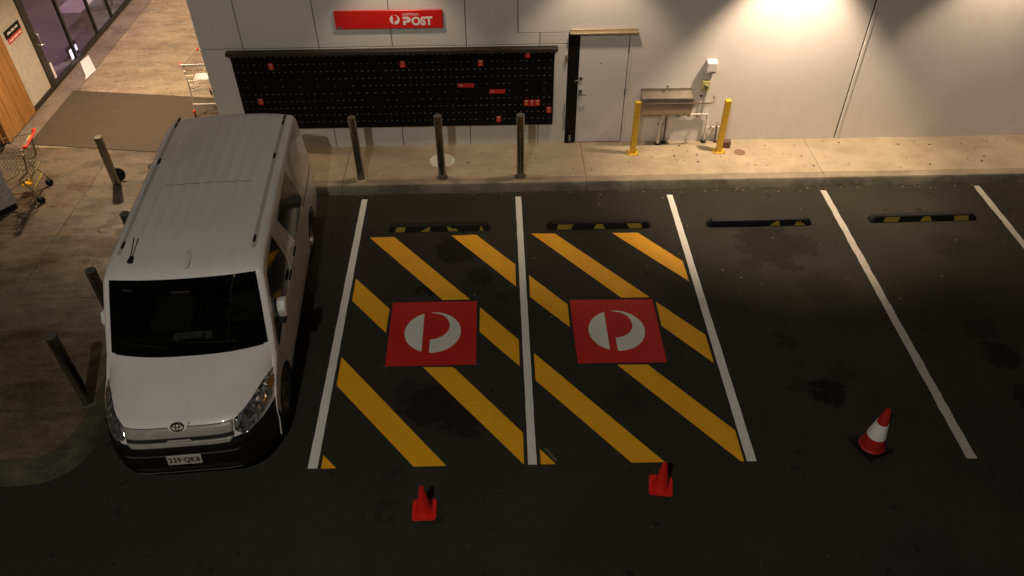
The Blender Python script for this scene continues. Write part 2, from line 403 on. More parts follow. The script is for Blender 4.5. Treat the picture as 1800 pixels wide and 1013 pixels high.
# door
d0, d1 = 3.66, 4.475
MB().bb(3.472, 3.645, YW-.012, YW+.06, .15, 2.19).build('dark_side_panel', BLK, bl, .003)
dr = MB().bb(d0, d1, YW+.004, YW+.045, .165, 2.165).build('door', DOORW, bl, .003)
MB().bb(d1+.012, 4.532, YW-.008, YW+.06, .15, 2.21).bb(3.648, 4.532, YW-.004, YW+.06, 2.175, 2.212).build('door_frame', DOORW, bl, .002)
MB().bb(3.48, 4.60, YW-.10, YW-.001, 2.236, 2.262).prism([(3.48, 2.262), (4.60, 2.262), (4.60, 2.29), (3.48, 2.29)], YW-.012, YW-.001, axis='y').build('door_hood', plain('galvanised_flashing', (.42, .34, .22), .45, .4), bl, .003)
h = MB().box((3.70, YW-.012, 1.16), (.05, .03, .10)).tube([(3.70, YW-.02, 1.15), (3.70, YW-.07, 1.15), (3.80, YW-.07, 1.145)], .011).build('lever_handle', CHROME, dr, smooth=40)
MB().lathe([(0, -.03), (.026, -.03), (.03, 0)], (3.70, YW+.004, 1.42), 14, axis='y').build('door_lock', CHROME, dr, smooth=40)
MB().lathe([(0, -.006), (.010, -.006), (.012, 0)], (4.03, YW+.004, 1.68), 10, axis='y').build('viewer', DARK, dr)
for z in (1.93, 1.15, .42):
    MB().bb(d1-.008, d1+.014, YW-.016, YW+.003, z-.06, z+.06).build('hinge', STEEL, dr, .002)
MB().bb(3.60, 3.66, YW-.03, YW-.012, 1.33, 1.40).build('strike_guard', STEEL, bl, .003)
MB().bb(3.535, 3.575, YW-.04, YW-.012, .20, .32).build('door_stop', GREYM, bl, .004)
MB().bb(3.425, 3.455, YW-.05, YW-.0, 1.72, 1.86).build('keypad', CHROME, bl, .004)
MB().tube([(3.44, YW-.01, .95), (3.44, YW-.03, .9), (3.43, YW-.02, .75), (3.445, YW-.025, .60), (3.44, YW-.01, .42)], .008).build('loose_cable', GREYM, bl, smooth=60)
for i, (x, e, lb) in enumerate(zip([a for a, b in WALL_LAMPS], [b for a, b in WALL_LAMPS],
    ['dim wall light above the red post sign', 'dim wall light above the steel door', 'bright wall light above the yellow posts',
     'dim wall light above the bay at the right edge', 'wall light beyond the right end of the bays'])): wall_lamp(x, e, lb)

# ------------------------------------------------------------------ mailbox bank
BX0, BX1, BZ0, BZ1 = -2.125, 3.235, .575, 1.945
BY = YW-.055
mbk = thing('mailbox_bank', 'long black bank of small post office boxes under a dark hood', 'mailboxes', (0, 0, 0))
MB().bb(BX0, BX1, BY, YW-.001, BZ0, BZ1).build('cabinet', BLK, mbk, .003)
MB().bb(BX0-.05, BX1+.05, BY-.07, YW-.001, BZ1+.012, BZ1+.075).build('hood', plain('bronze_hood', (.028, .022, .014), .55), mbk, .006)
MB().bb(BX0, BX1, BY-.012, BY-.0005, BZ0+.0, BZ0+.012).bb(BX0, BX0+.02, BY-.012, BY-.0005, BZ0+.012, BZ1).bb(BX1-.014, BX1, BY-.012, BY-.0005, BZ0+.012, BZ1).build('cabinet_trim', BLK, mbk)
U = (BX1-BX0-.034)/54; H = (BZ1-BZ0-.016)/10
rows = {0: [(54, 1)], 1: [(54, 1)], 2: [(54, 1)],
        3: [(9, 3), (27, 1)],
        4: [(7, 3), (20, 1), (4, 1), (9, 1)],
        5: [(10, 3), (17, 1.4118), (0, 1)], 6: [(20, 1), (12, 1.5), (16, 1)], 7: [(54, 1)], 8: [(54, 1)], 9: [(54, 1)]}
def row_cells(r):
    if r == 3: ws = [3]*5+[1]*6+[1]*33
    elif r == 4: ws = [3]*7+[1]*21+[1]*6+[3]*2
    elif r == 5: ws = [1]*12+[1.5]*16+[3]*6
    elif r == 6: ws = [1]*20+[1.5]*12+[1]*16
    else: ws = [1]*54
    return ws
door_meshes = {}
LOCKM = plain('lock_plate', (.26, .26, .24), .4, .0, var=.15); LOCKD = plain('lock_plate_dull', (.12, .115, .10), .5, .3, var=.2)
BOXD = plain('box_door_enamel', (.0035, .0035, .0025), .55, var=.25, Specular_IOR_Level=.15)
def door_mesh(wd, k):
    key = (round(wd, 3), k)
    if key in door_meshes: return door_meshes[key]
    w_, h_ = wd*U-.006, H-.007
    m = MB().box((0, -.004, 0), (w_, .008, h_), mi=0)
    lw = (.026, .020, .032, .014)[k]
    m.box((0, -.0095, h_/2-.018), (lw, .003, .009), mi=1)
    if k == 2: m.box((0, -.0095, -h_/2+.030), (.008, .004, .006), mi=2)
    me = bpy.data.meshes.new('box_door'); me.from_pydata(m.v, [], m.f)
    for q in (BOXD, LOCKM if k != 3 else LOCKD, LOCKD): me.materials.append(q)
    me.polygons.foreach_set('material_index', m.m); door_meshes[key] = me; return me
cells = []
for r in range(10):
    x = BX0+.020; z = BZ1-.002-(r+.5)*H
    for wd in row_cells(r):
        if x+wd*U > BX1-.012: break
        cells.append((x+wd*U/2, z, wd, r)); x += wd*U
random.seed(3)
# the 300 nearest doors (upper rows, towards the camera) are single parts, the rest one joined part
ncell = len(cells)
def hidden(cx, cz): return (cx < -1.15 and cz < .95) 
vis = [c_ for c_ in cells if not hidden(c_[0], c_[1])]
vis.sort(key=lambda c_: (-c_[2], (c_[0]-2.3)**2*.15-c_[1]))
single = set(id(c_) for c_ in vis[:300])
rest = MB()
for c_ in cells:
    k = random.choice([0, 0, 0, 1, 1, 2, 3]) 
    me = door_mesh(c_[2], k)
    if id(c_) in single:
        o = bpy.data.objects.new('box_door', me); COL.objects.link(o); o.parent = mbk
        o.location = (c_[0], BY-.001, c_[1])
    else:
        b = len(rest.v); rest.v += [(v.co.x+c_[0], v.co.y+BY-.001, v.co.z+c_[1]) for v in me.vertices]
        for p in me.polygons: rest.f.append(tuple(i+b for i in p.vertices)); rest.m.append(p.material_index)
tag(rest.build('box_doors', [BOXD, LOCKM, LOCKD], mbk, recalc=False), kind='stuff')
# red notices stuck over some doors
nm = MB().box((0, -.003, 0), (.088, .004, .118), mi=0)
for dz, wd in ((.042, .05), (.030, .056), (.018, .044)): nm.box((0, -.006, dz), (wd, .002, .006), mi=1)
nm.box((0, -.006, -.02), (.024, .002, .022), mi=2)
NR = nm.build('red_notice', [NOTR, NOTW, NOTY], mbk); NR['label'] = 'small red notice fixed over one box door'
nmesh = NR.data; first = True
for x, z in ((-1.49, 1.755), (-1.80, 1.115), (.70, 1.76), (2.0, 1.76), (2.79, 1.895), (2.772, 1.005), (2.868, 1.005), (2.962, 1.005), (3.165, .865), (2.285, .70)):
    o = NR if first else NR.copy()
    if not first: COL.objects.link(o)
    first = False; o.location = (x, BY-.010, z)
wm = MB().box((0, -.003, 0), (.275, .004, .075), mi=0)
wm.box((-.08, -.006, .005), (.055, .002, .012), mi=1).box((-.075, -.006, -.012), (.03, .002, .007), mi=1).box((.06, -.006, -.01), (.05, .002, .01), mi=2)
a = wm.build('wide_red_notice', [NOTR, NOTW, NOTR], mbk); a['label'] = 'wide red notice strip across two box doors'
b = a.copy(); COL.objects.link(b); a.location = (1.735, BY-.010, 1.355); b.location = (2.272, BY-.010, 1.232)

# ------------------------------------------------------------------ red sign
def text_mesh(name, body, size, mat, parent, loc, rot=(pi/2, 0, 0), off=.0, ext=.002, sx=1, align='LEFT', spacing=1):
    cu = bpy.data.curves.new(name, 'FONT'); cu.body = body; cu.size = size; cu.offset = off; cu.extrude = ext
    cu.align_x = align; cu.space_character = spacing; cu.resolution_u = 4
    to = bpy.data.objects.new('tmp', cu); COL.objects.link(to)
    bpy.context.view_layer.update()
    me = bpy.data.meshes.new_from_object(to.evaluated_get(bpy.context.evaluated_depsgraph_get()))
    bpy.data.objects.remove(to); me.materials.clear(); me.materials.append(mat)
    me.name = name
    for v in me.vertices: v.co.x *= sx
    o = bpy.data.objects.new(name, me); COL.objects.link(o); o.location = loc; o.rotation_euler = rot
    if parent: o.parent = parent
    return o
def logo_polys(R):
    """left half disc and right crescent of the round post emblem"""
    e = -.135/.39*R; L = []
    a0 = math.acos(e/R)
    for k in range(25): 
        a = a0 + (2*pi-2*a0)*k/24; L.append((R*cos(a), R*sin(a)))
    s = R/.39; cx = -.03*s; rgt = []
    a1 = math.acos(cx/R)
    for k in range(33):
        a = a1 - 2*a1*k/32; rgt.append((R*cos(a), R*sin(a)))       # outer arc from top, clockwise to bottom
    ri = .262*s; cy = .118*s
    inn = [(cx + ri*cos(a), cy + ri*sin(a)) for a in [(-pi/2 + pi*k/24) for k in range(25)]]
    return L, rgt + inn
sg = thing('post_sign', 'red post sign with white round emblem and lettering on the panelled wall', 'sign', (.552, YW, 2.52))
MB().box((0, -.035, 0), (1.73, .03, .295)).build('sign_board', SIGNR, sg, .004)
MB().box((0, -.010, 0), (1.60, .018, .22)).build('back_frame', GREYM, sg)
R_ = .079; L, Rg = logo_polys(R_)
MB().prism([(x+.098, z-.003) for x, z in L], -.053, -.0505, axis='y').build('emblem_half', SIGNW, sg)
MB().prism([(x+.098, z-.003) for x, z in Rg], -.053, -.0505, axis='y').build('emblem_crescent', SIGNW, sg)
text_mesh('lettering', 'AUSTRALIA', .052, SIGNW, sg, (.222, -.051, .064), off=.0004, ext=.0015, sx=1.0)
text_mesh('lettering', 'OST', .182, SIGNW, sg, (.365, -.051, -.092), off=.0085, ext=.0015, sx=.96, spacing=1.02)
# the P with its slotted stem
P = []
bt, th_ = -.092, .03
outer_b = [(.232, .043), (.295, .043)] + [(.295+.052*cos(a), -.004+.047*sin(a)) for a in [pi/2-pi*k/12 for k in range(13)]] + [(.268, -.051), (.268, bt), (.232, bt), (.232, -.020), (.300, -.020)]
MB().prism([(.228, .043), (.30, .043)] + [(.30+.056*cos(a), -.006+.049*sin(a)) for a in [pi/2-pi*k/12 for k in range(13)]] + [(.270, -.055), (.270, bt), (.228, bt), (.228, -.022), (.290, -.022), (.296, -.013), (.292, .006), (.228, .006)], -.053, -.0505, axis='y').build('lettering', SIGNW, sg)
MB().box((-.80, -.0515, -.125), (.09, .002, .022)).build('corner_sticker', GREYM, sg)
MB().box((.42, -.03, -.16), (.012, .02, .03)).build('cable_tail', DARK, sg)

# ------------------------------------------------------------------ steel bollards
BOLL = []; LONE_H = .92
def bollard(x, y, label, h=1.19, r=.066, group='steel bollards along the kerb', lid=False):
    t = thing('steel_bollard', label, 'bollard', (x, y, .15), 0, group)
    MB().lathe([(r, 0), (r, h-.012)], seg=32).build('post', STEEL, t, smooth=35)
    MB().lathe([(r, h-.012), (r*.97, h-.003), (r*.92, h), (0, h)], seg=32).build('cap', STEELC, t, smooth=35)
    MB().lathe([(r+.035, 0), (r+.035, .006), (r+.028, .010), (r+.001, .010)], seg=28).build('base_ring', plain('pale_grout', (.5, .45, .36), .7) if len(BOLL) == 0 else BOLL[0], t, smooth=35)
    if not BOLL: BOLL.append(t.children[1].data.materials[0])
    return t
bollard(-.085, 5.815, 'steel bollard beside the van, leftmost of three before the mailboxes')
bollard(1.302, 5.815, 'steel bollard standing beside the white disc on the footpath')
bollard(2.640, 5.80, 'steel bollard before the mailboxes, nearest the steel door')
bollard(-4.235, 5.79, 'lone steel bollard on the open pavement with black disc behind it', h=LONE_H, group='steel bollards around the left pavement')
bollard(-2.905, .985, 'steel bollard at the curved kerb beside the van headlight', group='steel bollards around the left pavement')
bollard(-2.885, 2.14, 'steel bollard beside the van mirror, half hidden by the van', group='steel bollards around the left pavement')
bollard(-2.86, 3.32, 'steel bollard top showing left of the middle of the van roof', group='steel bollards around the left pavement')
bollard(-2.86, 4.50, 'steel bollard barely showing beside the rear of the van roof', group='steel bollards around the left pavement')
o = MB().lathe([(0, -.012), (.112, -.012), (.12, 0), (.112, .012), (0, .012)], (0, 0, 0), 28, axis='y').build('black_disc', RUBBER, smooth=40)
o.location = (-4.215, 5.90, .272); o.rotation_euler = (Rd(-14), 0, Rd(8))
tag(o, 'black round disc leaning behind the lone bollard', 'disc')

# ------------------------------------------------------------------ yellow posts
def ypost(x, y, label, lean=0):
    t = thing('yellow_post', label, 'post', (x, y, .15), 0, 'yellow guard posts before the wash trough')
    MB().prism([(-.11, -.085), (.11, -.085), (.11, .085), (-.11, .085)], 0, .012).build('base_plate', YPOST, t, .003)
    p = MB().box((0, 0, .512), (.092, .092, 1.0)).build('post', YPOST, t, .006, seg=2)
    p.rotation_euler = (0, lean, 0)
    for bx in (-.085, .085):
        for by in (-.062, .062): MB().lathe([(.012, .012), (.012, .026), (0, .026)], (bx, by, 0), 6).build('bolt', GREYM, t)
    for z in (.45, .80): MB().box((0, 0, z), (.0935, .0935, .004)).build('weld_band', plain('faded_yellow', (.85, .65, .25), .5) if 'faded_yellow' not in bpy.data.materials else bpy.data.materials['faded_yellow'], t)
ypost(4.655, 6.475, 'yellow square post in front of the left end of the wash trough')
ypost(6.195, 6.485, 'yellow square post near the brown block, right of the wash trough')
o = MB().box((0, 0, .065), (.15, .11, .13)).build('brown_block', BRICKB, bevel=.008); o.location = (6.355, 6.63, .15); o.rotation_euler = (0, 0, -.12)
tag(o, 'brown block lying on the footpath behind the yellow post', 'block')

# ------------------------------------------------------------------ wash trough and pipes
tr = thing('wash_trough', 'stainless wash trough fixed low on the wall between the yellow posts', 'trough', (5.2, YW, 0))
m = MB(); X0, X1 = -.445, .435
m.prism([(-.26, 1.13), (-.02, 1.165), (-.002, 1.165), (-.002, .82), (-.20, .80), (-.26, .92)], X0, X1, axis='x')
m.build('basin', STEELD, tr, .006)
MB().bb(X0-.004, X1+.004, -.268, -.24, 1.118, 1.142).build('basin_rim', STEEL, tr, .004)
MB().bb(X0, X1, -.014, -.003, 1.166, 1.215).build('splashback', STEELD, tr, .002)
MB().tube([(-.0, -.03, 1.17), (-.0, -.05, 1.25), (0, -.10, 1.25), (0, -.11, 1.215)], .012).box((0, -.05, 1.27), (.04, .02, .015)).build('tap', CHROME, tr, smooth=40)
MB().tube([(-.02, -.12, .82), (-.02, -.12, .70), (-.05, -.10, .60), (-.055, -.09, .15)], .036, 12).build('waste_pipe', PIPEW, tr, smooth=40)
MB().tube([(.055, -.05, .80), (.06, -.05, .15)], .016, 8).build('supply_pipe', BROWNP, tr, smooth=40)
MB().lathe([(.048, .15), (.048, .165), (.03, .18)], (.06, -.05, 0), 12).lathe([(.058, .15), (.058, .165), (.038, .18)], (-.055, -.09, 0), 12).build('floor_flange', DARK, tr)
MB().box((-.055, -.09, .56), (.10, .03, .03)).build('pipe_clip', GREYM, tr, .003)
rk = MB().tube([(-.43, -.262, 1.045), (.43, -.262, 1.045), (.74, -.25, 1.045), (.79, -.24, 1.055), (.80, -.20, 1.10), (.79, -.16, 1.13)], .011).build('grab_rail', BROWNP, tr, smooth=40)
MB().tube([(.78, -.235, 1.04), (.72, -.02, .90), (.70, -.0, .74)], .009).build('rail_brace', PIPEW, tr, smooth=40)
ww = thing('water_pipes', 'white water pipes running along the wall under the trough', 'pipes', (5.2, YW, 0))
MB().tube([(-.38, -.05, .71), (.77, -.05, .715), (.785, -.05, .70), (.785, -.055, .15)], .020, 10).build('pipe', PIPEW, ww, smooth=40)
MB().tube([(-.38, -.03, .655), (.30, -.03, .655)], .010, 8).build('pipe', PIPEW, ww, smooth=40)
MB().tube([(-.40, -.05, .80), (-.36, -.10, .76), (-.30, -.10, .77), (-.28, -.06, .82)], .013, 8).build('hose_elbow', STEEL, ww, smooth=40)
MB().box((.25, -.05, .712), (.07, .05, .05)).box((.44, -.05, .714), (.05, .05, .055)).build('valve', GREYM, ww, .005)
MB().tube([(.80, -.05, .45), (1.04, -.05, .45)], .014, 8).build('pipe', PIPEW, ww, smooth=40)
MB().tube([(.98, -.05, .50), (.98, -.055, .44), (1.0, -.06, .15)], .015, 8).build('pipe', BROWNP, ww, smooth=40)
MB().tube([(1.04, -.05, .45), (1.05, -.05, .15)], .014, 8).build('pipe', PIPEW, ww, smooth=40)
MB().box((.98, -.05, .515), (.045, .045, .05)).box((.87, -.05, .45), (.04, .04, .035)).build('tap_body', CHROME, ww, .004)
MB().lathe([(.05, .15), (.045, .175), (.022, .19)], (.785, -.055, 0), 12).lathe([(.035, .15), (.02, .175)], (1.0, -.06, 0), 12).build('floor_flange', DARK, ww)
eb = thing('outlet_box', 'white wedge shaped outlet box high on the wall', 'outlet box', (5.90, YW, 1.62))
MB().prism([(-.11, .08), (-.11, -.10), (.0, -.10), (.0, .115)], -.085, .085, axis='x').build('housing', BOXW, eb, .012, seg=2)
MB().box((.01, -.114, -.075), (.11, .004, .012)).build('label_strip', DARK, eb)
MB().tube([(.03, -.03, -.10), (.025, -.025, -.30), (-.01, -.025, -.62), (-.005, -.025, -.93)], .017, 8).build('conduit', PIPEW, eb, smooth=40)
sw = thing('switch_box', 'cream switch box with a dark lever below the white outlet box', 'switch', (5.852, YW, 1.275))
MB().box((0, -.045, 0), (.13, .085, .17)).build('housing', BOXY, sw, .008, seg=2)
MB().box((.0, -.093, -.01), (.07, .008, .09)).build('face_plate', BOXY, sw, .004)
MB().box((.0, -.100, -.005), (.065, .010, .016), ry=.6).box((.012, -.100, -.03), (.05, .010, .014), ry=-.5).build('lever', DARK, sw)
MB().tube([(-.005, -.025, -.08), (-.02, -.025, -.35), (-.03, -.025, -.62)], .013, 8).build('conduit', PIPEW, sw, smooth=40)
MB().box((-.03, -.02, -.22), (.05, .03, .022)).box((-.045, -.02, -.60), (.05, .03, .022)).build('clip', DARK, sw)

# ------------------------------------------------------------------ discs and small spots on the footpath
def disc(name, x, y, rx, mat, label, cat, z=.150, h=.004):
    m = MB(); n = 32
    m.prism([(x+rx*cos(2*pi*k/n)*(1+.02*sin(k*1.7)), y+rx*sin(2*pi*k/n)) for k in range(n)], z, z+h)
    return tag(m.build(name, mat), label, cat)
disc('footpath_cover', 1.275, 6.333, .222, LOGOW, 'round white disc on the footpath behind the middle bollard', 'cover')
disc('brown_cover', 6.562, 6.434, .10, BROWNC, 'small round brown cover on the footpath right of the brown block', 'cover')
random.seed(11); m = MB()
for k in range(95):
    x = random.uniform(-.5, 12.5); y = random.uniform(5.83, 6.78); r = random.choice([.008, .012, .014, .022])
    m.prism([(x+r*random.uniform(.7, 1.3)*cos(a), y+r*random.uniform(.7, 1.3)*sin(a)) for a in [2*pi*i/7 for i in range(7)]], .150, .1535)
for k in range(40):
    x = random.uniform(-6.6, -3.0); y = random.uniform(1.2, 6.8); r = random.choice([.010, .014, .02])
    m.prism([(x+r*random.uniform(.7, 1.3)*cos(a), y+r*random.uniform(.7, 1.3)*sin(a)) for a in [2*pi*i/7 for i in range(7)]], .150, .1535)
tag(m.build('gum_spots', GUM), 'dark chewing gum spots scattered over the footpath', 'gum spots', kind='stuff')
m = MB()
def leaf(x, y, z, s):
    a = random.uniform(0, 6.3); c_, s_ = cos(a), sin(a); pts = []
    for u, v in ((-1, 0), (-.3, .4), (.5, .35), (1, 0), (.4, -.35), (-.4, -.3)): pts.append((x+s*(u*c_-v*s_), y+s*(u*s_+v*c_)))
    m.prism(pts, z, z+random.uniform(.003, .01))
for k in range(130):
    x = random.uniform(-.4, 12); y = 5.53-abs(random.gauss(0, .05)); leaf(x, y, .001, random.choice([.006, .009, .012, .02]))
for k in range(110):
    x = random.uniform(.0, 12); y = random.uniform(2.2, 5.5); leaf(x, y, .001, random.choice([.006, .008, .012, .02]))
for k in range(60): leaf(random.uniform(-6, 11), random.uniform(-3, 2.2), .001, random.choice([.005, .007, .01]))
tag(m.build('leaf_litter', LEAF), 'pale leaf litter scattered along the kerb and bays', 'litter', kind='stuff')
o = MB().prism([(-3.46, 3.78), (-3.37, 3.84), (-3.30, 3.81), (-3.22, 3.83), (-3.26, 3.76), (-3.36, 3.72), (-3.42, 3.73)], .150, .158).build('paper_scrap', BOXW)
tag(o, 'white paper scrap on the pavement left of the van', 'paper')

# ------------------------------------------------------------------ road paint
lines = [[(-0.051, 5.419), (0.046, 5.416), (0.077, 0.025), (-0.036, 0.028)],
         [(2.542, 5.419), (2.638, 5.416), (2.657, 0.011), (2.557, 0.014)],
         [(5.103, 5.388), (5.199, 5.385), (5.253, -0.010), (5.139, -0.007)],
         [(7.731, 5.438), (7.828, 5.434), (7.857, -0.040), (7.736, -0.037)],
         [(10.376, 5.487), (10.476, 5.484), (10.49, 0.0), (10.38, 0.0)]]
ll = ['bright white parking line nearest the van', 'bright white parking line between the two striped bays', 'bright white parking line right of the second striped bay',
      'worn white parking line left of the rightmost wheel stop', 'worn white parking line at the right edge']
random.seed(5)
for p, lb, i in zip(lines, ll, range(5)):
    m = MB(); n = 44; pts = []
    for k in range(n+1):
        t = k/n; j = .0025 if i < 3 else .006
        pts.append((p[0][0]+(p[3][0]-p[0][0])*t+random.uniform(-j, j), p[0][1]+(p[3][1]-p[0][1])*t))
    for k in range(n+1):
        t = 1-k/n; j = .0025 if i < 3 else .006
        pts.append((p[1][0]+(p[2][0]-p[1][0])*t+random.uniform(-j, j), p[1][1]+(p[2][1]-p[1][1])*t))
    if i == 3:
        # a crack splits this line in two
        a_, b_ = pts[:n+1], pts[n+1:]; q_ = 35
        m.prism(a_[:q_+1]+b_[n-q_:], .0, .004)
        f_ = [(x, y-.008) if k in (0, ) else (x, y) for k, (x, y) in enumerate(a_[q_:])]; g_ = b_[:n-q_+1]
        g_ = g_[:-1]+[(g_[-1][0], g_[-1][1]-.006)]
        m.prism(f_+g_, .0, .004); tag(m.build('parking_line', WORN_LINE), lb, 'parking line', 'white parking bay lines')
    else:
        tag(m.prism(pts, .0, .004).build('parking_line', WHITE_LINE if i < 3 else WORN_LINE), lb, 'parking line', 'white parking bay lines')
b1 = [[(0.201, 4.379), (0.589, 4.382), (1.818, 2.891), (1.422, 2.891)], [(1.501, 4.388), (1.893, 4.397), (2.495, 3.652), (2.495, 3.154)],
      [(0.108, 3.393), (0.111, 2.912), (0.665, 2.242), (0.671, 2.722)], [(1.965, 2.722), (1.964, 2.229), (2.502, 1.572), (2.504, 2.054)],
      [(0.112, 1.802), (0.118, 1.305), (1.206, 0.022), (1.591, 0.022)], [(1.222, 1.588), (1.624, 1.577), (2.510, 0.477), (2.507, 0.017)],
      [(0.118, 0.213), (0.119, 0.022), (0.298, 0.023)]]
b2 = [[(2.771, 4.402), (3.143, 4.391), (4.424, 2.863), (4.017, 2.863)], [(4.059, 4.377), (4.468, 4.374), (5.053, 3.650), (5.062, 3.192)],
      [(2.696, 3.394), (2.694, 2.917), (3.225, 2.280), (3.224, 2.742)], [(4.502, 2.760), (4.504, 2.272), (5.081, 1.560), (5.077, 2.078)],
      [(2.700, 1.805), (2.701, 1.321), (3.777, 0.008), (4.167, 0.007)], [(3.797, 1.559), (4.200, 1.552), (5.103, 0.445), (5.104, -0.009), (5.072, -0.008)],
      [(2.704, 0.234), (2.706, 0.012), (2.881, 0.013)]]
r1 = [(.709, 2.854), (1.918, 2.847), (1.921, 1.619), (.716, 1.618)]; r2 = [(3.262, 2.832), (4.456, 2.814), (4.463, 1.590), (3.275, 1.601)]
for bs, rr, (cx, cy), lb in ((b1, r1, (1.315, 2.237), 'yellow hatched bay marking with red emblem square next to the van'),
                             (b2, r2, (3.866, 2.20), 'yellow hatched bay marking with red emblem square, further from the van')):
    t = thing('bay_marking', lb, 'road marking', (0, 0, 0), 0, 'painted post bay markings')
    for p in bs: MB().prism(p, 0, .004).build('yellow_stripe', YELLOW, t)
    MB().prism(rr, 0, .0045).build('red_square', REDP, t)
    L, Rg = logo_polys(.39)
    MB().prism([(cx+x, cy+y) for x, y in L], .0046, .009).build('emblem_half', LOGOW, t)
    MB().prism([(cx+x, cy+y) for x, y in Rg], .0046, .009).build('emblem_crescent', LOGOW, t)
    if bs is b2: MB().prism([(2.755, .242), (2.782, .240), (2.905, .064), (2.884, .045)], 0, .003).build('paint_smear', SMEAR, t)
    else:
        ch = MB()
        for (x, y) in rr:
            for dx, dy in ((.14, .005), (.005, .14)): ch.box((x, y, .0015), (dx, dy, .003))
        ch.build('chalk_mark', plain('chalk', (.14, .14, .125), .9, var=.4, scale=60), t)

# ------------------------------------------------------------------ wheel stops
WSY = paint_mat('wheel_stop_yellow', (.42, .30, .03), .35, .6, .62)
def wheel_stop(x, y, wd, patches, label, rz=0):
    t = thing('wheel_stop', label, 'wheel stop', (x, y, 0), rz, 'rubber wheel stops at the head of the bays')
    prof_ = [(-.085, 0), (-.0675, .046), (-.050, .092), (-.036, .104), (.036, .104), (.050, .092), (.0675, .046), (.085, 0)]
    n = len(prof_); vs = []; xs = [-wd/2, -wd/2+.065, wd/2-.065, wd/2]; sc = [.30, 1, 1, .30]
    for xx, s in zip(xs, sc):
        for a, b in prof_: vs.append((xx, a*(.75+.25*s), b*s))
    fs = [(i*n+j, i*n+(j+1) % n, (i+1)*n+(j+1) % n, (i+1)*n+j) for i in range(3) for j in range(n)] + [tuple(range(n))[::-1], tuple(range(3*n, 4*n))]
    MB().add(vs, fs).build('rubber_body', RUBBER, t, .004)
    for bx in (-wd/2+.12, 0, wd/2-.12):
        MB().lathe([(.022, .1035), (.022, .107), (.013, .107), (.011, .104), (0, .104)], (bx, 0, 0), 12).build('fixing_hole', DARK, t)
    for pts in patches:   # (fraction along, height fraction) outline on the front slope
        A = Vector((0, -.0850, .002)); B = Vector((0, -.0675, .046)); C = Vector((0, -.0500, .092)); vs = []
        nrm = Vector((0, -.92, .35)).normalized()*.004
        out = []
        for fx, fz in pts:
            X = -wd/2 + fx*wd
            q = A.lerp(B, fz*2) if fz < .5 else B.lerp(C, fz*2-1)
            out.append((X, q.y, q.z))
        k = len(out); vs = [Vector(q)+nrm for q in out]+[Vector(q)-nrm for q in out]
        MB().add(vs, [tuple(range(k)), tuple(range(k, 2*k))[::-1]]+[(i, (i+1) % k, (i+1) % k+k, i+k) for i in range(k)]).build('yellow_reflector', WSY, t)
def pt(a, b, c_=None, d=None, lo=.08, hi=.9): c_ = a if c_ is None else c_; d = b if d is None else d; return [(a, lo), (b, lo), (d, hi), (c_, hi)]
wheel_stop(1.303, 4.575, 1.635, [pt(.065, .155, .085, .175), [(.31, .08), (.40, .08), (.42, .9), (.385, .75), (.35, .42)], [(.59, .08), (.68, .08), (.66, .6), (.63, .5), (.60, .85), (.575, .9)], [(.885, .1), (.93, .1), (.915, .8), (.905, .95), (.90, .4)]],
           'black wheel stop with four chipped yellow patches, nearest the van')
wheel_stop(3.862, 4.565, 1.665, [pt(.093, .225, .105, .25), pt(.445, .56, .475, .53), pt(.79, .915, .765, .90)], 'black wheel stop with intact yellow patches in the second striped bay')
wheel_stop(6.452, 4.555, 1.68, [[(.60, .08), (.69, .08), (.685, .6), (.665, .95), (.645, .7), (.62, .5)], [(.83, .1), (.93, .1), (.92, .4), (.89, .5), (.885, .9), (.87, .5), (.85, .8), (.84, .4)]],
           'black wheel stop in the bare bay, its left half worn free of yellow', Rd(.3))
wheel_stop(9.12, 4.60, 1.735, [pt(.12, .255, .135, .27), pt(.465, .575, .495, .55), pt(.785, .92, .78, .905)], 'black wheel stop with three yellow patches at the far right bay', Rd(.3))

# ------------------------------------------------------------------ cones
def cone_small(x, y, rz, label):
    t = thing('traffic_cone', label, 'traffic cone', (x, y, 0), rz, 'small red cones at the bay entrances')
    s = .135; c = .035; pts = []
    for sx, sy in ((1, 1), (-1, 1), (-1, -1), (1, -1)):
        for k in range(4):
            a = {(1, 1): 0, (-1, 1): pi/2, (-1, -1): pi, (1, -1): 3*pi/2}[(sx, sy)] + k*pi/6
            pts.append((sx*(s-c)+c*cos(a), sy*(s-c)+c*sin(a)))
    MB().prism(pts, 0, .018).build('base', CONER, t, .006, seg=2)
    MB().lathe([(.098, .016), (.092, .028), (.082, .04), (.027, .435), (.024, .448), (.016, .450), (.014, .43), (.05, .1)], seg=32).build('cone_body', CONER, t, smooth=40)
cone_small(1.370, -.565, Rd(1), 'small plain red cone before the bay beside the van')
cone_small(4.065, -.320, Rd(-9), 'small plain red cone at the foot of the second striped bay')
t = thing('traffic_cone', 'tall red cone with white reflective sleeve and black base in the bare bay', 'traffic cone', (6.672, .165, 0), Rd(21.5))
MB().box((0, 0, .02), (.345, .345, .04)).build('base', RUBBER, t, .012, seg=2)
for sx in (-1, 1):
    for sy in (-1, 1): MB().box((sx*.155, sy*.155, .03), (.05, .05, .03)).build('base_foot', RUBBER, t, .006)
def cr(z): return .138+(.03-.138)*(z-.04)/.65
prof_ = [(.150, .038), (.148, .05), (cr(.06), .06), (cr(.232), .232), (cr(.232)+.003, .234), (cr(.465)+.003, .465), (cr(.465), .467), (cr(.675), .675), (.026, .69), (.016, .69), (.014, .67)]
MB().lathe([p for p in prof_[:4]]+[p for p in prof_[6:]], seg=40).build('cone_body', CONEO, t, smooth=40)
MB().lathe([(cr(.232)+.001, .232), (cr(.232)+.004, .234), (cr(.465)+.004, .463), (cr(.465)+.001, .465)], seg=40).build('reflective_sleeve', REFLW, t, smooth=40)

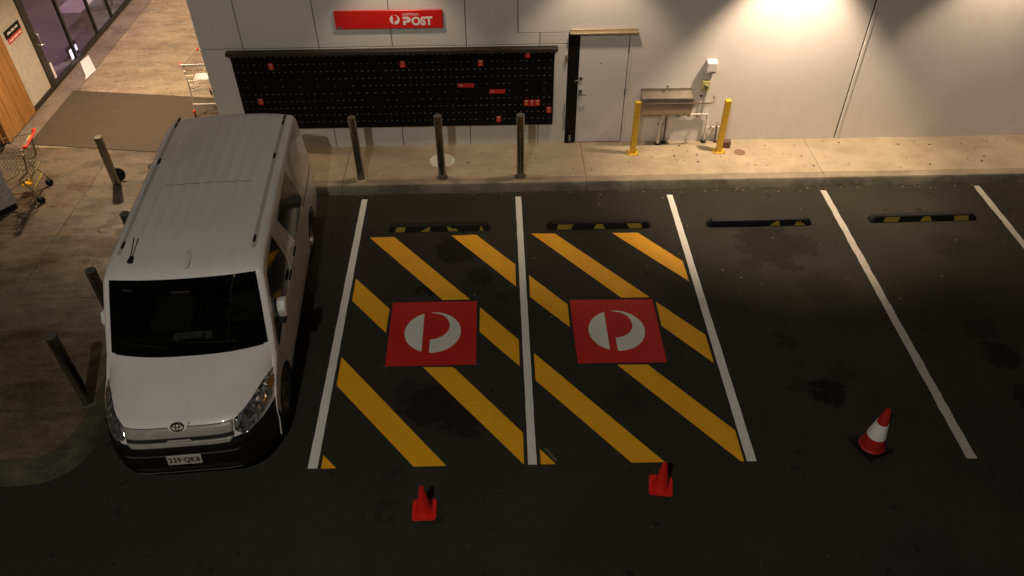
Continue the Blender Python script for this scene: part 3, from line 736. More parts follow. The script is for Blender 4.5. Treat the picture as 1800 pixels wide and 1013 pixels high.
# ------------------------------------------------------------------ street lamp behind the camera (it lights the bays)
t = thing('street_lamp', 'tall street lamp on a steel column across the car park', 'street lamp', (-.5, -9.6, 0))
MB().tube([(0, 0, 0), (0, 0, 12.0), (0, .3, 12.3), (0, 1.2, 12.35)], .09, 12, r1=.05).build('column', STEEL, t, smooth=40)
MB().box((0, 1.5, 12.36), (.34, .7, .10)).build('lantern', FRAME, t, .02)
MB().box((0, 1.5, 12.30), (.26, .5, .012)).build('lens', LENS_S, t)
spot('lamp', (0, 1.5, 12.25), (0, 0, 0), STREET_E, Rd(165), .5, .13, (1, .915, .78), t)

# ------------------------------------------------------------------ van
def van_paint():
    t = NT('van_white_paint'); n = t.noise(1.6, 6, .65); d = t.noise(2.5, 6, .7, sc=(3, .6, 1))
    c = t.mix(t.ramp(n, .3, .7), (.74, .705, .665), (.78, .75, .715))
    c = t.mix(t.math('MULTIPLY', t.ramp(d, .48, .75), .14), c, (.40, .35, .28))
    t.set(c, t.math('ADD', .32, t.math('MULTIPLY', n, .15)), 0, Coat_Weight=.8, Coat_Roughness=.05)
    t.bump(t.noise(350, 2, .5), .03, .002); return t.m
VP = van_paint()
VBLK = plain('van_black_plastic', (.0065, .006, .0055), .55, bump=.1, Specular_IOR_Level=.25)
VSIL = plain('van_silver_trim', (.36, .345, .325), .38, .1)
VDARK = plain('van_dark_interior', (.012, .012, .011), .8)
VGREY = plain('van_grey_trim', (.06, .06, .058), .7)
GAP = plain('panel_gap', (.03, .027, .024), .8)
GLB = plain('dark_side_glass', (.008, .010, .007), .10, var=.05, Specular_IOR_Level=.3)
WSG = glass('windscreen_glass', (.30, .33, .31))
def lamp_mat():
    t = NT('headlight_unit'); vo = t.n('ShaderNodeTexVoronoi'); vo.inputs['Scale'].default_value = 19; t.l(t.tc.outputs['Object'], vo.inputs['Vector'])
    sc_ = t.n('ShaderNodeSeparateColor'); t.l(vo.outputs['Color'], sc_.inputs[0])
    k = t.ramp(sc_.outputs[0], .35, .6)
    c = t.mix(k, (.10, .105, .11), (.9, .9, .9)); t.set(c, .12, k, Coat_Weight=1, Coat_Roughness=.02)
    t.bump(vo.outputs['Distance'], .9, .02); return t.m
HLM = lamp_mat()
AMBER = plain('amber_lens', (.22, .10, .03), .15, Coat_Weight=1)

ST = [(.08, .20, .50, 6.5, 0, .02), (.03, .25, .51, 6.5, 0, .02), (.0, .36, .52, 6.5, 0, .02), (.0, .55, .53, 6.5, 0, .02), (.022, .665, .565, 6.2, 0, .02),
      (.05, .725, .62, 5.8, 0, .02), (.11, .86, .73, 5.2, .005, .025), (.145, .90, .78, 5.1, .01, .03), (.20, .94, .83, 5.0, .02, .04),
      (.40, 1.0, .91, 4.4, .035, .05), (.65, 1.075, 1.0, 3.3, .035, .05), (.93, 1.145, 1.09, 2.6, .02, .05), (.955, 1.152, 1.11, 2.5, .02, .05),
      (1.24, 1.50, 1.36, 2.3, .015, .055), (1.52, 1.845, 1.60, 2.2, .015, .06), (1.60, 1.895, 1.68, 2.1, .018, .07), (1.75, 1.932, 1.82, 2, .022, .075),
      (2.1, 1.957, 2.14, 2, .028, .078), (2.5, 1.967, 2.52, 2, .028, .08), (3.5, 1.975, 3.5, 2, .028, .08), (4.6, 1.962, 4.6, 2, .028, .08),
      (5.0, 1.943, 4.98, 4, .03, .085), (5.15, 1.90, 5.10, 5, .035, .085), (5.205, 1.78, 5.11, 4, .03, .09), (5.24, 1.4, 5.15, 4, .02, .06),
      (5.265, .9, 5.18, 4, 0, .05), (5.265, .5, 5.185, 4, 0, .05), (5.2, .3, 5.16, 4, 0, .03)]
ST = np.array(ST, float)
def hw(y, z):
    p = np.interp(z, [.2, .45, .95, 1.08, 1.6, 1.9, 2.0], [.945, .972, .975, .966, .925, .895, .89])
    if y < 1.3: p *= 1-.014*((1.3-y)/.8)**2
    if y > 4.5: p *= 1-.03*((y-4.5)/.7)**2
    return float(p)
dens = []
for i in range(len(ST)-1):
    a, b = ST[i], ST[i+1]; n = max(1, int(math.ceil(max(abs(b[0]-a[0]), abs(b[1]-a[1]), abs(b[2]-a[2]))/.035)))
    for k in range(n): dens.append(i+k/n)
dens.append(len(ST)-1.0); dens = np.array(dens)
CRE = {12, 13, 14}
def station(u):
    i = int(min(max(math.floor(u), 0), len(ST)-2)); t = u-i
    a, b = ST[i], ST[i+1]
    lin = a+(b-a)*t
    if 10 <= i <= 13 or i <= 7: return lin
    p0 = ST[i-1] if i not in (8, 14) else a-(b-a); p3 = ST[min(i+2, len(ST)-1)]
    h = .5*((2*a)+(b-p0)*t+(2*p0-5*a+4*b-p3)*t*t+(3*a-p0-3*b+p3)*t**3)
    h[3:] = lin[3:]
    return h
zfront = np.array([station(u)[1] for u in np.arange(0, 16, .02)]); ufront = np.arange(0, 16, .02)
def u_of_z(z): return float(np.interp(z, zfront, ufront))
def S(u, f, off=0):
    s = station(u); y0, z0, ye, p, cr, r = s
    We = hw(ye, z0-cr-r); x = f*(We-r); y = y0+(ye-y0)*abs(f)**p; z = z0-cr*f*f
    if u > 17.2 and u < 21.6:     # roof ribs only; gutter channels are painted strips
        e = min(1, (u-17.2)*2.2, (21.6-u)*2)
        for c_ in (-.56, -.40, -.24, -.08, .08, .24, .40, .56): z += e*.013*math.exp(-((x-c_)/.026)**2)
    if u > 15.6 and u < 21.6:
        z -= 0
    if off:
        d = .01; A = Vector(S(u+d, f)); B = Vector(S(u-d, f)); C = Vector(S(u, f+d)); D = Vector(S(u, f-d))
        n_ = (C-D).cross(A-B).normalized()
        return tuple(Vector((x, y, z))+n_*off)
    return (x, y, z)
def sill(y):
    z = .27
    for c_ in (1.03, 4.24):
        if abs(y-c_) < .385: z = max(z, .34+sqrt(.385**2-(y-c_)**2))
    return z
def shell(scale_in=0.0, umin=0, umax=None):
    NF = 96; NA = 4; NS = 14; V = []; F = []; info = []
    fr = np.linspace(-1, 1, NF+1)
    rows = [u for u in dens if u >= umin and (umax is None or u <= umax)]
    for u in rows:
        s = station(u); y0, z0, ye, p, cr, r = s; ze = z0-cr; We = hw(ye, ze-r)
        row = []
        def sidecol(sg):
            out = []
            sl = min(sill(ye), ze-r-.002)
            for k in range(NS+1):
                z = sl+(ze-r-sl)*k/NS
                z2 = min(ze-r, max(sl, z)); x = hw(ye, z2)
                if k == 0 and sl > .3: x -= .0
                # waist crease
                x += .006*math.exp(-((z2-1.0)/.03)**2)-.006*math.exp(-((z2-.55)/.05)**2)
                out.append((sg*x, ye, z2))
            for k in range(1, NA):
                a = k/NA*pi/2; out.append((sg*(We-r+r*cos(a)), ye, ze-r+r*sin(a)))
            return out
        row = sidecol(-1)+[S(u, f) for f in fr]+sidecol(1)[::-1]
        if scale_in:
            c_ = Vector((0, 2.6, 1.05)); row = [tuple(Vector((q[0]*(1-scale_in), q[1]+.04 if q[1] < 2 else q[1], max(.28, q[2]-.03)))) for q in row]
        V += row; info.append(u)
    n = len(row)
    for i in range(len(rows)-1):
        for j in range(n-1): F.append((i*n+j, i*n+j+1, (i+1)*n+j+1, (i+1)*n+j))
    return V, F, n, rows, NS+NA, NF
VT = thing('delivery_van', 'white delivery van parked beside the bays with its bonnet towards the camera', 'van', (-1.265, -.17, 0), Rd(4.0))
V, F, n, rows, SC, NF = shell()
keep = []; uw0, uw1 = 12.25, 13.86
for q in F:
    i, j = divmod(q[0], n); u = (rows[i]+rows[i+1])/2; f = -1+2*(j-SC+.5)/NF
    if uw0 < u < uw1 and abs(f) < .93: continue
    keep.append(q)
mb = MB(); mb.add(V, keep)
body = mb.build('body', VP, VT, smooth=32)
# cabin lining seen through the windscreen
V, F, n, rows, SC, NF = shell(.035, 11.0, 18.5); keep = []
for q in F:
    i, j = divmod(q[0], n); u = (rows[i]+rows[i+1])/2; f = -1+2*(j-SC+.5)/NF
    if 12.0 < u < 14.0 and abs(f) < .94: continue
    keep.append(q)
mb = MB(); mb.add(V, keep); mb.build('cabin_lining', VDARK, VT)
MB().bb(-.9, .9, .9, 2.75, .42, .46).bb(-.88, .88, 2.70, 2.74, .46, 1.9).build('cabin_floor', VDARK, VT)
MB().prism([(1.0, 1.06), (1.22, 1.12), (1.42, 1.06), (1.45, .80), (1.0, .7)], -.84, .84, axis='x').build('dashboard', VGREY, VT, .02, smooth=40)
for sx in (-1, 1):
    MB().box((sx*.45, 1.98, .86), (.50, .50, .14)).box((sx*.45, 2.24, 1.22), (.48, .13, .62), rx=-.15).box((sx*.45, 2.30, 1.62), (.26, .09, .18)).build('seat', VGREY, VT, .04, seg=2, smooth=50)
pts = [(.42+.19*cos(a), 1.53+.08*sin(a), 1.10+.17*sin(a)) for a in [2*pi*k/24 for k in range(25)]]
MB().tube(pts, .014, 8).tube([(.42, 1.50, 1.06), (.42, 1.42, .98)], .05, 8).tube([(.24, 1.53, 1.10), (.60, 1.53, 1.10)], .016, 6).build('steering_wheel', VBLK, VT, smooth=60)
MB().box((-.08, 1.34, 1.12), (.34, .10, .012), rz=.05).box((.16, 1.32, 1.128), (.09, .10, .03), rz=.2).box((-.20, 1.30, 1.13), (.06, .08, .03)).build('paper_on_dashboard', plain('dash_paper', (.35, .35, .33), .6), VT)
MB().box((.0, 1.40, 1.74), (.22, .03, .06)).build('rear_view_mirror', VBLK, VT, .01)
def patch(name, rws, mat, off, nc=24, parent=VT, solid=0, both=False):
    """rows of (u, f0, f1) laid on the outer skin"""
    m = MB(); vs = []; 
    for u, f0, f1 in rws: vs += [S(u, f0+(f1-f0)*k/nc, off) for k in range(nc+1)]
    fs = [(i*(nc+1)+k, i*(nc+1)+k+1, (i+1)*(nc+1)+k+1, (i+1)*(nc+1)+k) for i in range(len(rws)-1) for k in range(nc)]
    m.add(vs, fs); o = m.build(name, mat, parent, smooth=40, recalc=False)
    if solid:
        md = o.modifiers.new('thickness', 'SOLIDIFY'); md.thickness = solid; md.offset = -1
    return o
def zr(z0, z1, n, f0, f1):
    """rows between two heights; f0/f1 may be numbers or functions of z"""
    out = []
    for k in range(n+1):
        z = z0+(z1-z0)*k/n; out.append((u_of_z(z), f0(z) if callable(f0) else f0, f1(z) if callable(f1) else f1))
    return out
# windscreen and its black border
us = np.linspace(12.05, 14.02, 26)
patch('windscreen', [(u, -.965+.05*max(0, (u-13.7)*3)**2, .965-.05*max(0, (u-13.7)*3)**2) for u in us], WSG, .006, 40)
for sg_ in (-1, 1):
    patch('screen_border', [(u, sg_*.972, sg_*.915) if sg_ > 0 else (u, -.915, -.972) for u in us], GLB, .003, 4)
patch('screen_border', [(u, -.92, .92) for u in np.linspace(12.02, 12.42, 6)], GLB, .0035, 40)
patch('screen_border', [(u, -.92, .92) for u in np.linspace(13.80, 14.03, 4)], GLB, .0035, 40)
patch('registration_sticker', [(u, -.80, -.66) for u in (13.72, 13.76)], plain('sticker', (.42, .42, .36), .5), .0005, 3)
# wipers
for x0, x1 in ((-.25, -.82), (.62, .02)):
    pts = [S(12.28+.10*k/6, x0+(x1-x0)*k/6, .022) for k in range(7)]
    MB().tube(pts, .008, 6).build('wiper', VBLK, VT)
# nose: bumper, bars, grille, lamps
patch('front_bumper', zr(.205, .735, 16, lambda z: -1.0, lambda z: 1.0), VBLK, .008, 60)
patch('lower_grille', zr(.33, .36, 2, -.62, .62)+zr(.37, .40, 2, -.60, .60), DARK, .012, 30)
patch('bumper_ridge', zr(.585, .600, 2, -.66, .66), VGREY, .018, 30, solid=.01)
patch('bumper_ridge', zr(.275, .288, 2, -.62, .62), VGREY, .020, 30, solid=.01)
patch('grille_slot', zr(.755, .80, 4, -.61, .61), DARK, .010, 40)
patch('grille_bar', zr(.798, .893, 8, lambda z: -.60-.15*(z-.8), lambda z: .60+.15*(z-.8)), VSIL, .014, 40, solid=.012)
patch('grille_bar', zr(.700, .750, 4, lambda z: -.56-.9*(z-.70), lambda z: .56+.9*(z-.70)), VSIL, .020, 40, solid=.015)
patch('grille_bar', zr(.750, .776, 2, lambda z: -.15+1.2*(z-.762), lambda z: .13-1.2*(z-.762)), VSIL, .020, 12, solid=.015)
patch('bonnet_gap', zr(.895, .902, 1, -.62, -.11), GAP, .002, 20); patch('bonnet_gap', zr(.895, .902, 1, .11, .62), GAP, .002, 20)
# emblem: three ellipses in a ring
def ell(cx, cz, a, b, y, r=.006, n=36): return [(cx+a*cos(2*pi*k/n), y, cz+b*sin(2*pi*k/n)) for k in range(n+1)]
em = MB()
em.tube(ell(0, 0, .068, .046, 0), .0065, 6).tube(ell(0, .012, .052, .018, 0), .0055, 6).tube(ell(0, 0, .020, .042, 0), .0055, 6)
EM = em.build('emblem', plain('dark_chrome', (.10, .085, .07), .25, .9), VT, smooth=60)
s_ = S(u_of_z(.86), 0, .03); EM.location = (0, .125, .928); EM.rotation_euler = (Rd(-42), 0, 0)
bd = MB().prism([(-.13, .045), (.13, .045), (.085, -.045), (-.085, -.045)], -.004, .004, axis='y').build('emblem_plinth', VP, VT, .006)
bd.location = (0, .138, .918); bd.rotation_euler = (Rd(-42), 0, 0)
# headlights with indicator
for sg_, nm_ in ((1, 'headlight'), (-1, 'headlight')):
    def fl(z): return np.interp(z, [.715, .74, .80, .90, .925, .95, .985], [.78, .69, .62, .625, .70, .80, .93])
    def fh(z): return np.interp(z, [.715, .74, .80, .87, .905, .93, .985], [.70, .84, .975, 1.0, 1.0, 1.0, 1.0])
    rws = zr(.715, .985, 26, (lambda z: fl(z)) if sg_ > 0 else (lambda z: -fh(z)), (lambda z: fh(z)) if sg_ > 0 else (lambda z: -fl(z)))
    hl = patch(nm_, rws, HLM, .010, 16, solid=.012)
    ind = patch('indicator', [(u, (a if sg_ < 0 else b-.05*(1)), (b if sg_ > 0 else a+.05)) for u, a, b in rws[15:23]], AMBER, .013, 4)
    ind.parent = hl
# bumper corners on the sides
def sidepatch(name, rows_, mat, off, sg_, nc=10, parent=VT):
    """rows of (z, y0, y1) on one flank"""
    vs = []
    for z, y0, y1 in rows_:
        for k in range(nc+1):
            y = y0+(y1-y0)*k/nc; x = hw(y, z)+.006*math.exp(-((z-1.0)/.03)**2)-.006*math.exp(-((z-.55)/.05)**2)+off; vs.append((sg_*x, y, z))
    fs = [(i*(nc+1)+k, i*(nc+1)+k+1, (i+1)*(nc+1)+k+1, (i+1)*(nc+1)+k) for i in range(len(rows_)-1) for k in range(nc)]
    if sg_ < 0: fs = [f[::-1] for f in fs]
    return MB().add(vs, fs).build(name, mat, parent, smooth=40, recalc=False)
def poly_rows(poly, n=14):
    zs = [p[1] for p in poly]; z0, z1 = min(zs)+1e-4, max(zs)-1e-4; out = []
    for k in range(n+1):
        z = z0+(z1-z0)*k/n; xs = []
        for i in range(len(poly)):
            (ya, za), (yb, zb) = poly[i], poly[(i+1) % len(poly)]
            if (za-z)*(zb-z) <= 0 and za != zb: xs.append(ya+(yb-ya)*(z-za)/(zb-za))
        out.append((z, min(xs), max(xs)))
    return out
for sg_ in (-1, 1):
    sidepatch('bumper_corner', [(.25, .49, .66), (.38, .50, .645), (.48, .515, .61), (.56, .525, .57), (.66, .55, .56)], VBLK, .006, sg_)
    sidepatch('cab_window', poly_rows([(1.16, 1.00), (1.70, 1.74), (2.28, 1.80), (2.50, 1.26), (2.46, 1.10), (1.9, 1.03)], 18), GLB, .004, sg_, 14)
    if sg_ > 0: sidepatch('load_window', poly_rows([(2.66, 1.76), (3.68, 1.82), (4.02, 1.10), (3.10, 1.08)], 18), GLB, .004, sg_, 14)
    for y0, z0, y1, z1 in ((1.12, .98, 1.25, .70), (1.25, .70, 1.42, .45), (2.52, 1.84, 2.62, 1.15), (2.62, 1.15, 2.60, .34), (3.92, 1.84, 3.92, .74), (2.62, .34, 1.42, .34)):
        k_ = 10; L = [(y0+(y1-y0)*i/k_, z0+(z1-z0)*i/k_) for i in range(k_+1)]; dz = abs(z1-z0) > abs(y1-y0)
        vs = []
        for y, z in L:
            for s2 in (-.004, .004):
                yy, zz = (y+s2, z) if dz else (y, z+s2)
                vs.append((sg_*(hw(yy, zz)+.006*math.exp(-((zz-1.0)/.03)**2)-.006*math.exp(-((zz-.55)/.05)**2)+.0012), yy, zz))
        MB().add(vs, [(2*i, 2*i+1, 2*i+3, 2*i+2) for i in range(k_)]).build('door_gap', GAP, VT, recalc=False)
    for y_ in (2.36, 2.84):
        MB().lathe([(0, -.002), (.055, -.002), (.06, .004), (.05, .008), (0, .008)], (0, 0, 0), 16, axis='x').build('handle_recess', VBLK, VT)
        q = VT.children[-1] if False else bpy.data.objects[-1] if False else None
    for y_ in (2.36, 2.84):
        hb = MB().box((sg_*(hw(y_, 1.09)+.024), y_, 1.095), (.022, .19, .032)).build('door_handle', VBLK, VT, .008, seg=2)
    sidepatch('side_sill', [(.27, 1.45, 3.84), (.30, 1.45, 3.84)], VBLK, .004, sg_)
    sidepatch('slide_rail', poly_rows([(2.72, 1.035), (3.86, 1.035), (3.86, 1.06), (2.72, 1.06)], 2) if False else [(1.02, 3.9, 5.0), (1.045, 3.9, 5.0)], GAP, .0015, sg_)
    # mirror
    mm = MB().prism([(1.50, 1.16), (1.66, 1.13), (1.70, 1.26), (1.66, 1.36), (1.56, 1.38), (1.48, 1.28)], sg_*.965 if sg_ > 0 else -1.075, 1.075 if sg_ > 0 else -.965, axis='x').build('wing_mirror', VP, VT, .03, seg=3, smooth=60)
    g_ = MB().bb(min(sg_*.98, sg_*1.06), max(sg_*.98, sg_*1.06), 1.698, 1.704, 1.16, 1.33).build('mirror_glass', CHROME, mm)
    MB().prism([(1.45, 1.10), (1.66, 1.10), (1.62, 1.17), (1.50, 1.18)], sg_*.93 if sg_ > 0 else -1.05, 1.05 if sg_ > 0 else -.93, axis='x').build('mirror_foot', VBLK, mm, .012)
for o in [o for o in VT.children if o.name.startswith('handle_recess')]: bpy.data.objects.remove(o)
# roof fittings
def roof_z(x, y):
    u = float(np.interp(y, ST[14:22, 0], np.arange(14, 22))); return station(u)[1]-station(u)[4]*(x/.8)**2
for sx, ys in ((-1, (5.03, 4.86, 3.88, 2.10)), (1, (4.94, 4.78, 3.87, 2.08))):
    for y in ys:
        x = sx*.765; MB().box((x, y, roof_z(x, y)+.001), (.034, .10, .018)).box((x, y, roof_z(x, y)+.006), (.018, .14, .014)).build('roof_clip', VBLK, VT, .003)
x, y = -.60, 1.80
MB().prism([(-.03, -.05), (.03, -.05), (.02, .06), (-.02, .06)], 0, .04).build('aerial_base', VBLK, VT, .01).location = (x, y, roof_z(x, y))
MB().tube([(x, y, roof_z(x, y)+.03), (x-.005, y+.30, roof_z(x, y+.3)+.10)], .007, 6).build('aerial', VBLK, VT)
o = MB().prism([(.036*cos(a)*1.1, (.125 if sin(a) > 0 else -.125)+.036*sin(a)) for a in [2*pi*k/24 for k in range(24)]], 0, .022).build('roof_pod', VP, VT, .008, seg=2, smooth=50)
o.location = (.05, 1.76, roof_z(.05, 1.76)-.004)
vs = []
for k in range(25):
    f = -.72+1.44*k/24
    for du in (-.008, .008): vs.append(S(18.78+du, f, .0015))
MB().add(vs, [(2*i, 2*i+1, 2*i+3, 2*i+2) for i in range(24)]).build('roof_seam', plain('seam_grime', (.30, .28, .25), .6), VT, recalc=False)
for sg_ in (-1, 1):
    vs = []; uu = np.linspace(16.4, 21.4, 60)
    for u in uu:
        st_ = station(u); w_ = hw(st_[2], st_[1]-st_[4]-st_[5])-st_[5]
        for xx in (.748, .798): vs.append(S(u, sg_*xx/w_, .002))
    MB().add(vs, [(2*i, 2*i+1, 2*i+3, 2*i+2) for i in range(len(uu)-1)]).build('gutter_channel', plain('gutter_shade', (.44, .42, .385), .6), VT)  # flat darker strip paints in the shade of the roof channel
# plate
pl = MB().box((0, 0, 0), (.372, .006, .134)).build('number_plate', plain('plate_white', (.46, .45, .42), .4), VT, .004)
pl.location = (.0, -.022, .535); pl.rotation_euler = (Rd(-9), 0, 0)
INK = plain('plate_maroon', (.05, .015, .015), .5)
tx = text_mesh('plate_lettering', '339\u00b7QK8', .098, INK, pl, (0, -.0045, -.034), off=.0032, ext=.001, sx=.84, align='CENTER', spacing=1.12)
# wheels
def wheel(x, y, sg_):
    wv = bpy.data.objects.new('wheel', None); 
    m = MB(); tyre = MB().lathe([(.21, -.10), (.30, -.11), (.335, -.10), (.345, -.07), (.345, .07), (.335, .10), (.30, .11), (.22, .105), (.215, .09)], (0, 0, 0), 40, axis='x').build('wheel', TYRE, VT, smooth=45)
    rim = MB().lathe([(.222, .10), (.215, .102), (.205, .085), (.195, .05), (.16, .045), (.12, .06), (.08, .062), (.075, .08), (0, .082)], (0, 0, 0), 40, axis='x').build('rim', plain('steel_rim', (.20, .19, .18), .4, .5) if 'steel_rim' not in bpy.data.materials else bpy.data.materials['steel_rim'], tyre, smooth=30)
    hl = MB()
    for k in range(10):
        a = 2*pi*k/10; hl.box((.049, .178*cos(a), .178*sin(a)), (.006, .03, .022), rx=a)
    hl.build('rim_hole', DARK, tyre)
    nb = MB()
    for k in range(5):
        a = 2*pi*k/5; nb.lathe([(.012, .06), (.012, .078), (0, .078)], (0, .10*cos(a), .10*sin(a)), 6, axis='x')
    nb.build('wheel_nuts', CHROME, tyre)
    tyre.location = (sg_*x, y, .345); tyre.rotation_euler = (0, 0, 0 if sg_ > 0 else pi)
    for w_ in range(5): pass
for yy in (1.03, 4.24):
    for sg_ in (-1, 1): wheel(.835, yy, sg_)
MB().bb(-.70, .70, .35, 5.0, .22, .62).bb(-.9, .9, 1.5, 3.75, .25, .40).build('underbody', VDARK, VT)
# tail
MB().bb(-.62, .62, 5.262, 5.27, 1.2, 1.72).build('rear_window', GLB, VT); 
for sg_ in (-1, 1): MB().bb(sg_*.84-.06, sg_*.84+.06, 5.19, 5.245, .75, 1.25).build('tail_light', plain('tail_red', (.35, .02, .02), .2), VT, .015)
MB().bb(-.93, .93, 5.12, 5.30, .30, .52).build('rear_bumper', VP, VT, .03, seg=2)

# ------------------------------------------------------------------ left building: timber, white panel, glazing
FX = -6.70
lb = thing('glazed_shopfront', 'glazed shopfront with timber end boards and dark frames along the walkway', 'shopfront', (0, 0, 0))
MB().bb(-14, FX-.04, 7.16, 7.30, .0, 3.5).build('front_wall', plain('render_dark', (.12, .10, .08), .8), lb)
bw = (8.27-7.15)/7
for k in range(7):
    MB().bb(FX-.03, FX+.055-.004*(k % 2), 7.15+k*bw+.004, 7.15+(k+1)*bw-.004, .17, 3.45).build('timber_board', WOOD, lb, .004)
MB().bb(FX-.04, FX-.032, 7.15, 8.27, .15, 3.45).build('board_backing', DARK, lb)
for k in range(6): MB().bb(FX-.035-.13*(k+1), FX-.04-.13*k, 7.11, 7.155, .17, 3.45).build('timber_board', WOOD, lb, .004)
MB().bb(FX-.02, FX+.012, 8.28, 9.13, .255, 3.45).build('white_panel', plain('shop_white_panel', (.50, .45, .38), .5), lb)
MB().bb(FX-.03, FX+.03, 8.275, 14.2, .15, .25).build('bottom_rail', FRAME, lb, .004)
MB().bb(FX-.03, FX+.035, 9.135, 9.335, .25, 3.45).build('door_post', FRAME, lb, .004)
for y in (10.46, 11.65, 12.55, 13.75): MB().bb(FX-.03, FX+.03, y-.032, y+.032, .25, 3.45).build('mullion', FRAME, lb, .004)
MB().bb(FX-.03, FX+.03, 9.3, 14.2, 3.40, 3.5).build('head_rail', FRAME, lb)
GL1 = glass('tinted_purple_glass', (.66, .56, .62), rough=.03); GL2 = glass('clear_shop_glass', (.92, .90, .93))
for y0, y1, gm in ((9.335, 10.43, GL1), (10.49, 11.62, GL1), (11.68, 12.52, GL2), (12.58, 13.72, GL2)):
    MB().bb(FX-.006, FX+.002, y0, y1, .25, 3.4).build('glass_pane', gm, lb)
MB().tube([(FX+.03, 9.29, 1.30), (FX+.09, 9.29, 1.30), (FX+.09, 9.29, 1.08)], .013, 8).tube([(FX+.03, 9.24, 1.10), (FX+.10, 9.24, 1.08), (FX+.10, 9.36, 1.05)], .012, 8).build('door_handle', CHROME, lb, smooth=50)
MB().bb(FX+.004, FX+.012, 9.40, 9.47, .30, .62).build('push_plate', SIGNW, lb)
MB().bb(-14, FX-.03, 14.2, 24, 0, 3.5).build('far_wall', plain('far_render', (.35, .29, .22), .7), lb)
# shop room behind the glass
MB().bb(-10.2, -10.1, 7.3, 14.2, .15, 3.4).bb(-10.1, FX-.05, 14.1, 14.2, .15, 3.4).bb(-10.1, FX-.05, 8.3, 8.4, .15, 3.4).bb(-10.1, FX-.04, 7.3, 14.2, 3.4, 3.5).build('room_lining', plain('room_purple', (.22, .18, .26), .7), lb)
MB().bb(-10.1, FX-.03, 8.4, 14.1, .10, .155).build('room_floor', plain('room_floor_grey', (.26, .27, .26), .35), lb)
MB().bb(-9.4, -9.0, 9, 13.5, 3.37, 3.398).build('strip_light', emit('cool_strip', (.72, .70, 1), 1.6), lb)
al = bpy.data.lights.new('lamp', 'AREA'); al.shape = 'RECTANGLE'; al.size = .4; al.size_y = 4.0; al.energy = 75; al.color = (.80, .70, 1)
ao = bpy.data.objects.new('lamp', al); COL.objects.link(ao); ao.location = (-8.2, 11.3, 3.35); ao.parent = lb
tb = thing('white_table', 'white table behind the far shop window', 'table', (-7.35, 12.6, .155))
MB().box((0, 0, .44), (.6, 1.3, .03)).build('table_top', BOXW, tb, .006)
for sx in (-1, 1):
    for sy in (-1, 1): MB().box((sx*.26, sy*.58, .21), (.03, .03, .425)).build('leg', GREYM, tb)
st = thing('blue_seat', 'round blue seat behind the far shop window', 'seat', (-7.0, 13.4, .155))
MB().lathe([(0, .46), (.19, .46), (.22, .43), (.22, .38), (0, .38)], seg=24).build('seat_pad', plain('blue_fabric', (.10, .11, .26), .7), st, smooth=40)
MB().lathe([(.03, .38), (.03, .02), (.16, .0)], seg=16).build('pedestal', GREYM, st)
# lit display low behind the second pane
ds = thing('lit_display', 'small bright white and blue display low behind the tinted shop glass', 'display', (FX-.12, 10.62, .155))
MB().box((0, 0, .16), (.05, .42, .30)).box((-.05, 0, .02), (.24, .4, .03)).build('display_case', FRAME, ds, .005)
MB().box((.028, -.12, .15), (.004, .14, .20)).box((.028, .13, .18), (.004, .09, .12)).build('white_screen', emit('display_white', (.86, .92, 1), 4.5), ds)
MB().box((.028, .03, .16), (.004, .12, .26)).build('blue_screen', emit('display_blue', (.04, .10, 1), 2.0), ds)
fs_ = thing('floor_reflection', 'bright floor reflection built as white panels on the strip beside the shop glass', 'reflection', (0, 0, 0))
FSW = plain('reflection_white', (.93, .93, .95), .15, var=.02)  # white panels imitate a bright reflection on the wet floor
MB().prism([(-6.652, 10.436), (-6.601, 10.765), (-6.262, 10.20), (-6.302, 9.815)], .150, .153).build('reflection_panel', FSW, fs_)
MB().prism([(-6.296, 9.80), (-6.256, 10.185), (-6.174, 10.052), (-6.229, 9.631)], .150, .153).build('reflection_panel', FSW, fs_)
# door sign
sgn = thing('door_sign', 'black sign over a red strip on the white shop panel', 'sign', (FX+.014, 8.71, 0))
MB().bb(0, .006, -.29, .29, 1.555, 1.70).build('black_plate', BLK, sgn)
MB().bb(0, .006, -.26, .28, 1.455, 1.548).build('red_plate', plain('red_plate', (.62, .05, .04), .5), sgn)
def dashes(nm_, x, y0, y1, z, h, n, mat):
    random.seed(n); m = MB(); y = y0
    while y < y1:
        w_ = random.uniform(.10, .16)
        yy = y
        while yy < min(y+w_, y1): m.bb(x, x+.002, yy, yy+.013, z, z+h*random.choice([1, 1, .75])); yy += .019
        y += w_+.04
    return m.build(nm_, mat, sgn)
dashes('lettering', .006, -.20, .20, 1.61, .042, 3, SIGNW); dashes('lettering', .006, -.22, .24, 1.485, .036, 5, SIGNW)

# canopy over the walkway with its downlights
cn = thing('walkway_canopy', 'canopy soffit over the walkway between shopfront and wall', 'canopy', (0, 0, 0))
MB().bb(FX-.02, -2.62, 6.95, 24, 3.52, 3.62).build('soffit', plain('soffit_paint', (.5, .46, .40), .7), cn)
for i, (x, y, e) in enumerate(CANOPY):
    t = thing('downlight', ['downlight nearest the entrance mat', 'second downlight under the walkway canopy', 'third downlight under the walkway canopy', 'farthest downlight under the walkway canopy'][i], 'downlight', (x, y, 3.52), 0, 'downlights in the walkway canopy')
    MB().lathe([(.12, 0), (.12, -.02), (.10, -.025), (.095, -.005)], seg=24).build('rim', SIGNW, t)
    MB().lathe([(0, -.006), (.094, -.006)], seg=24).build('lens', LENS_W, t)
    spot('lamp', (0, 0, -.04), (0, 0, 0), e, Rd(140), .9, .07, (1, .74, .47), t)

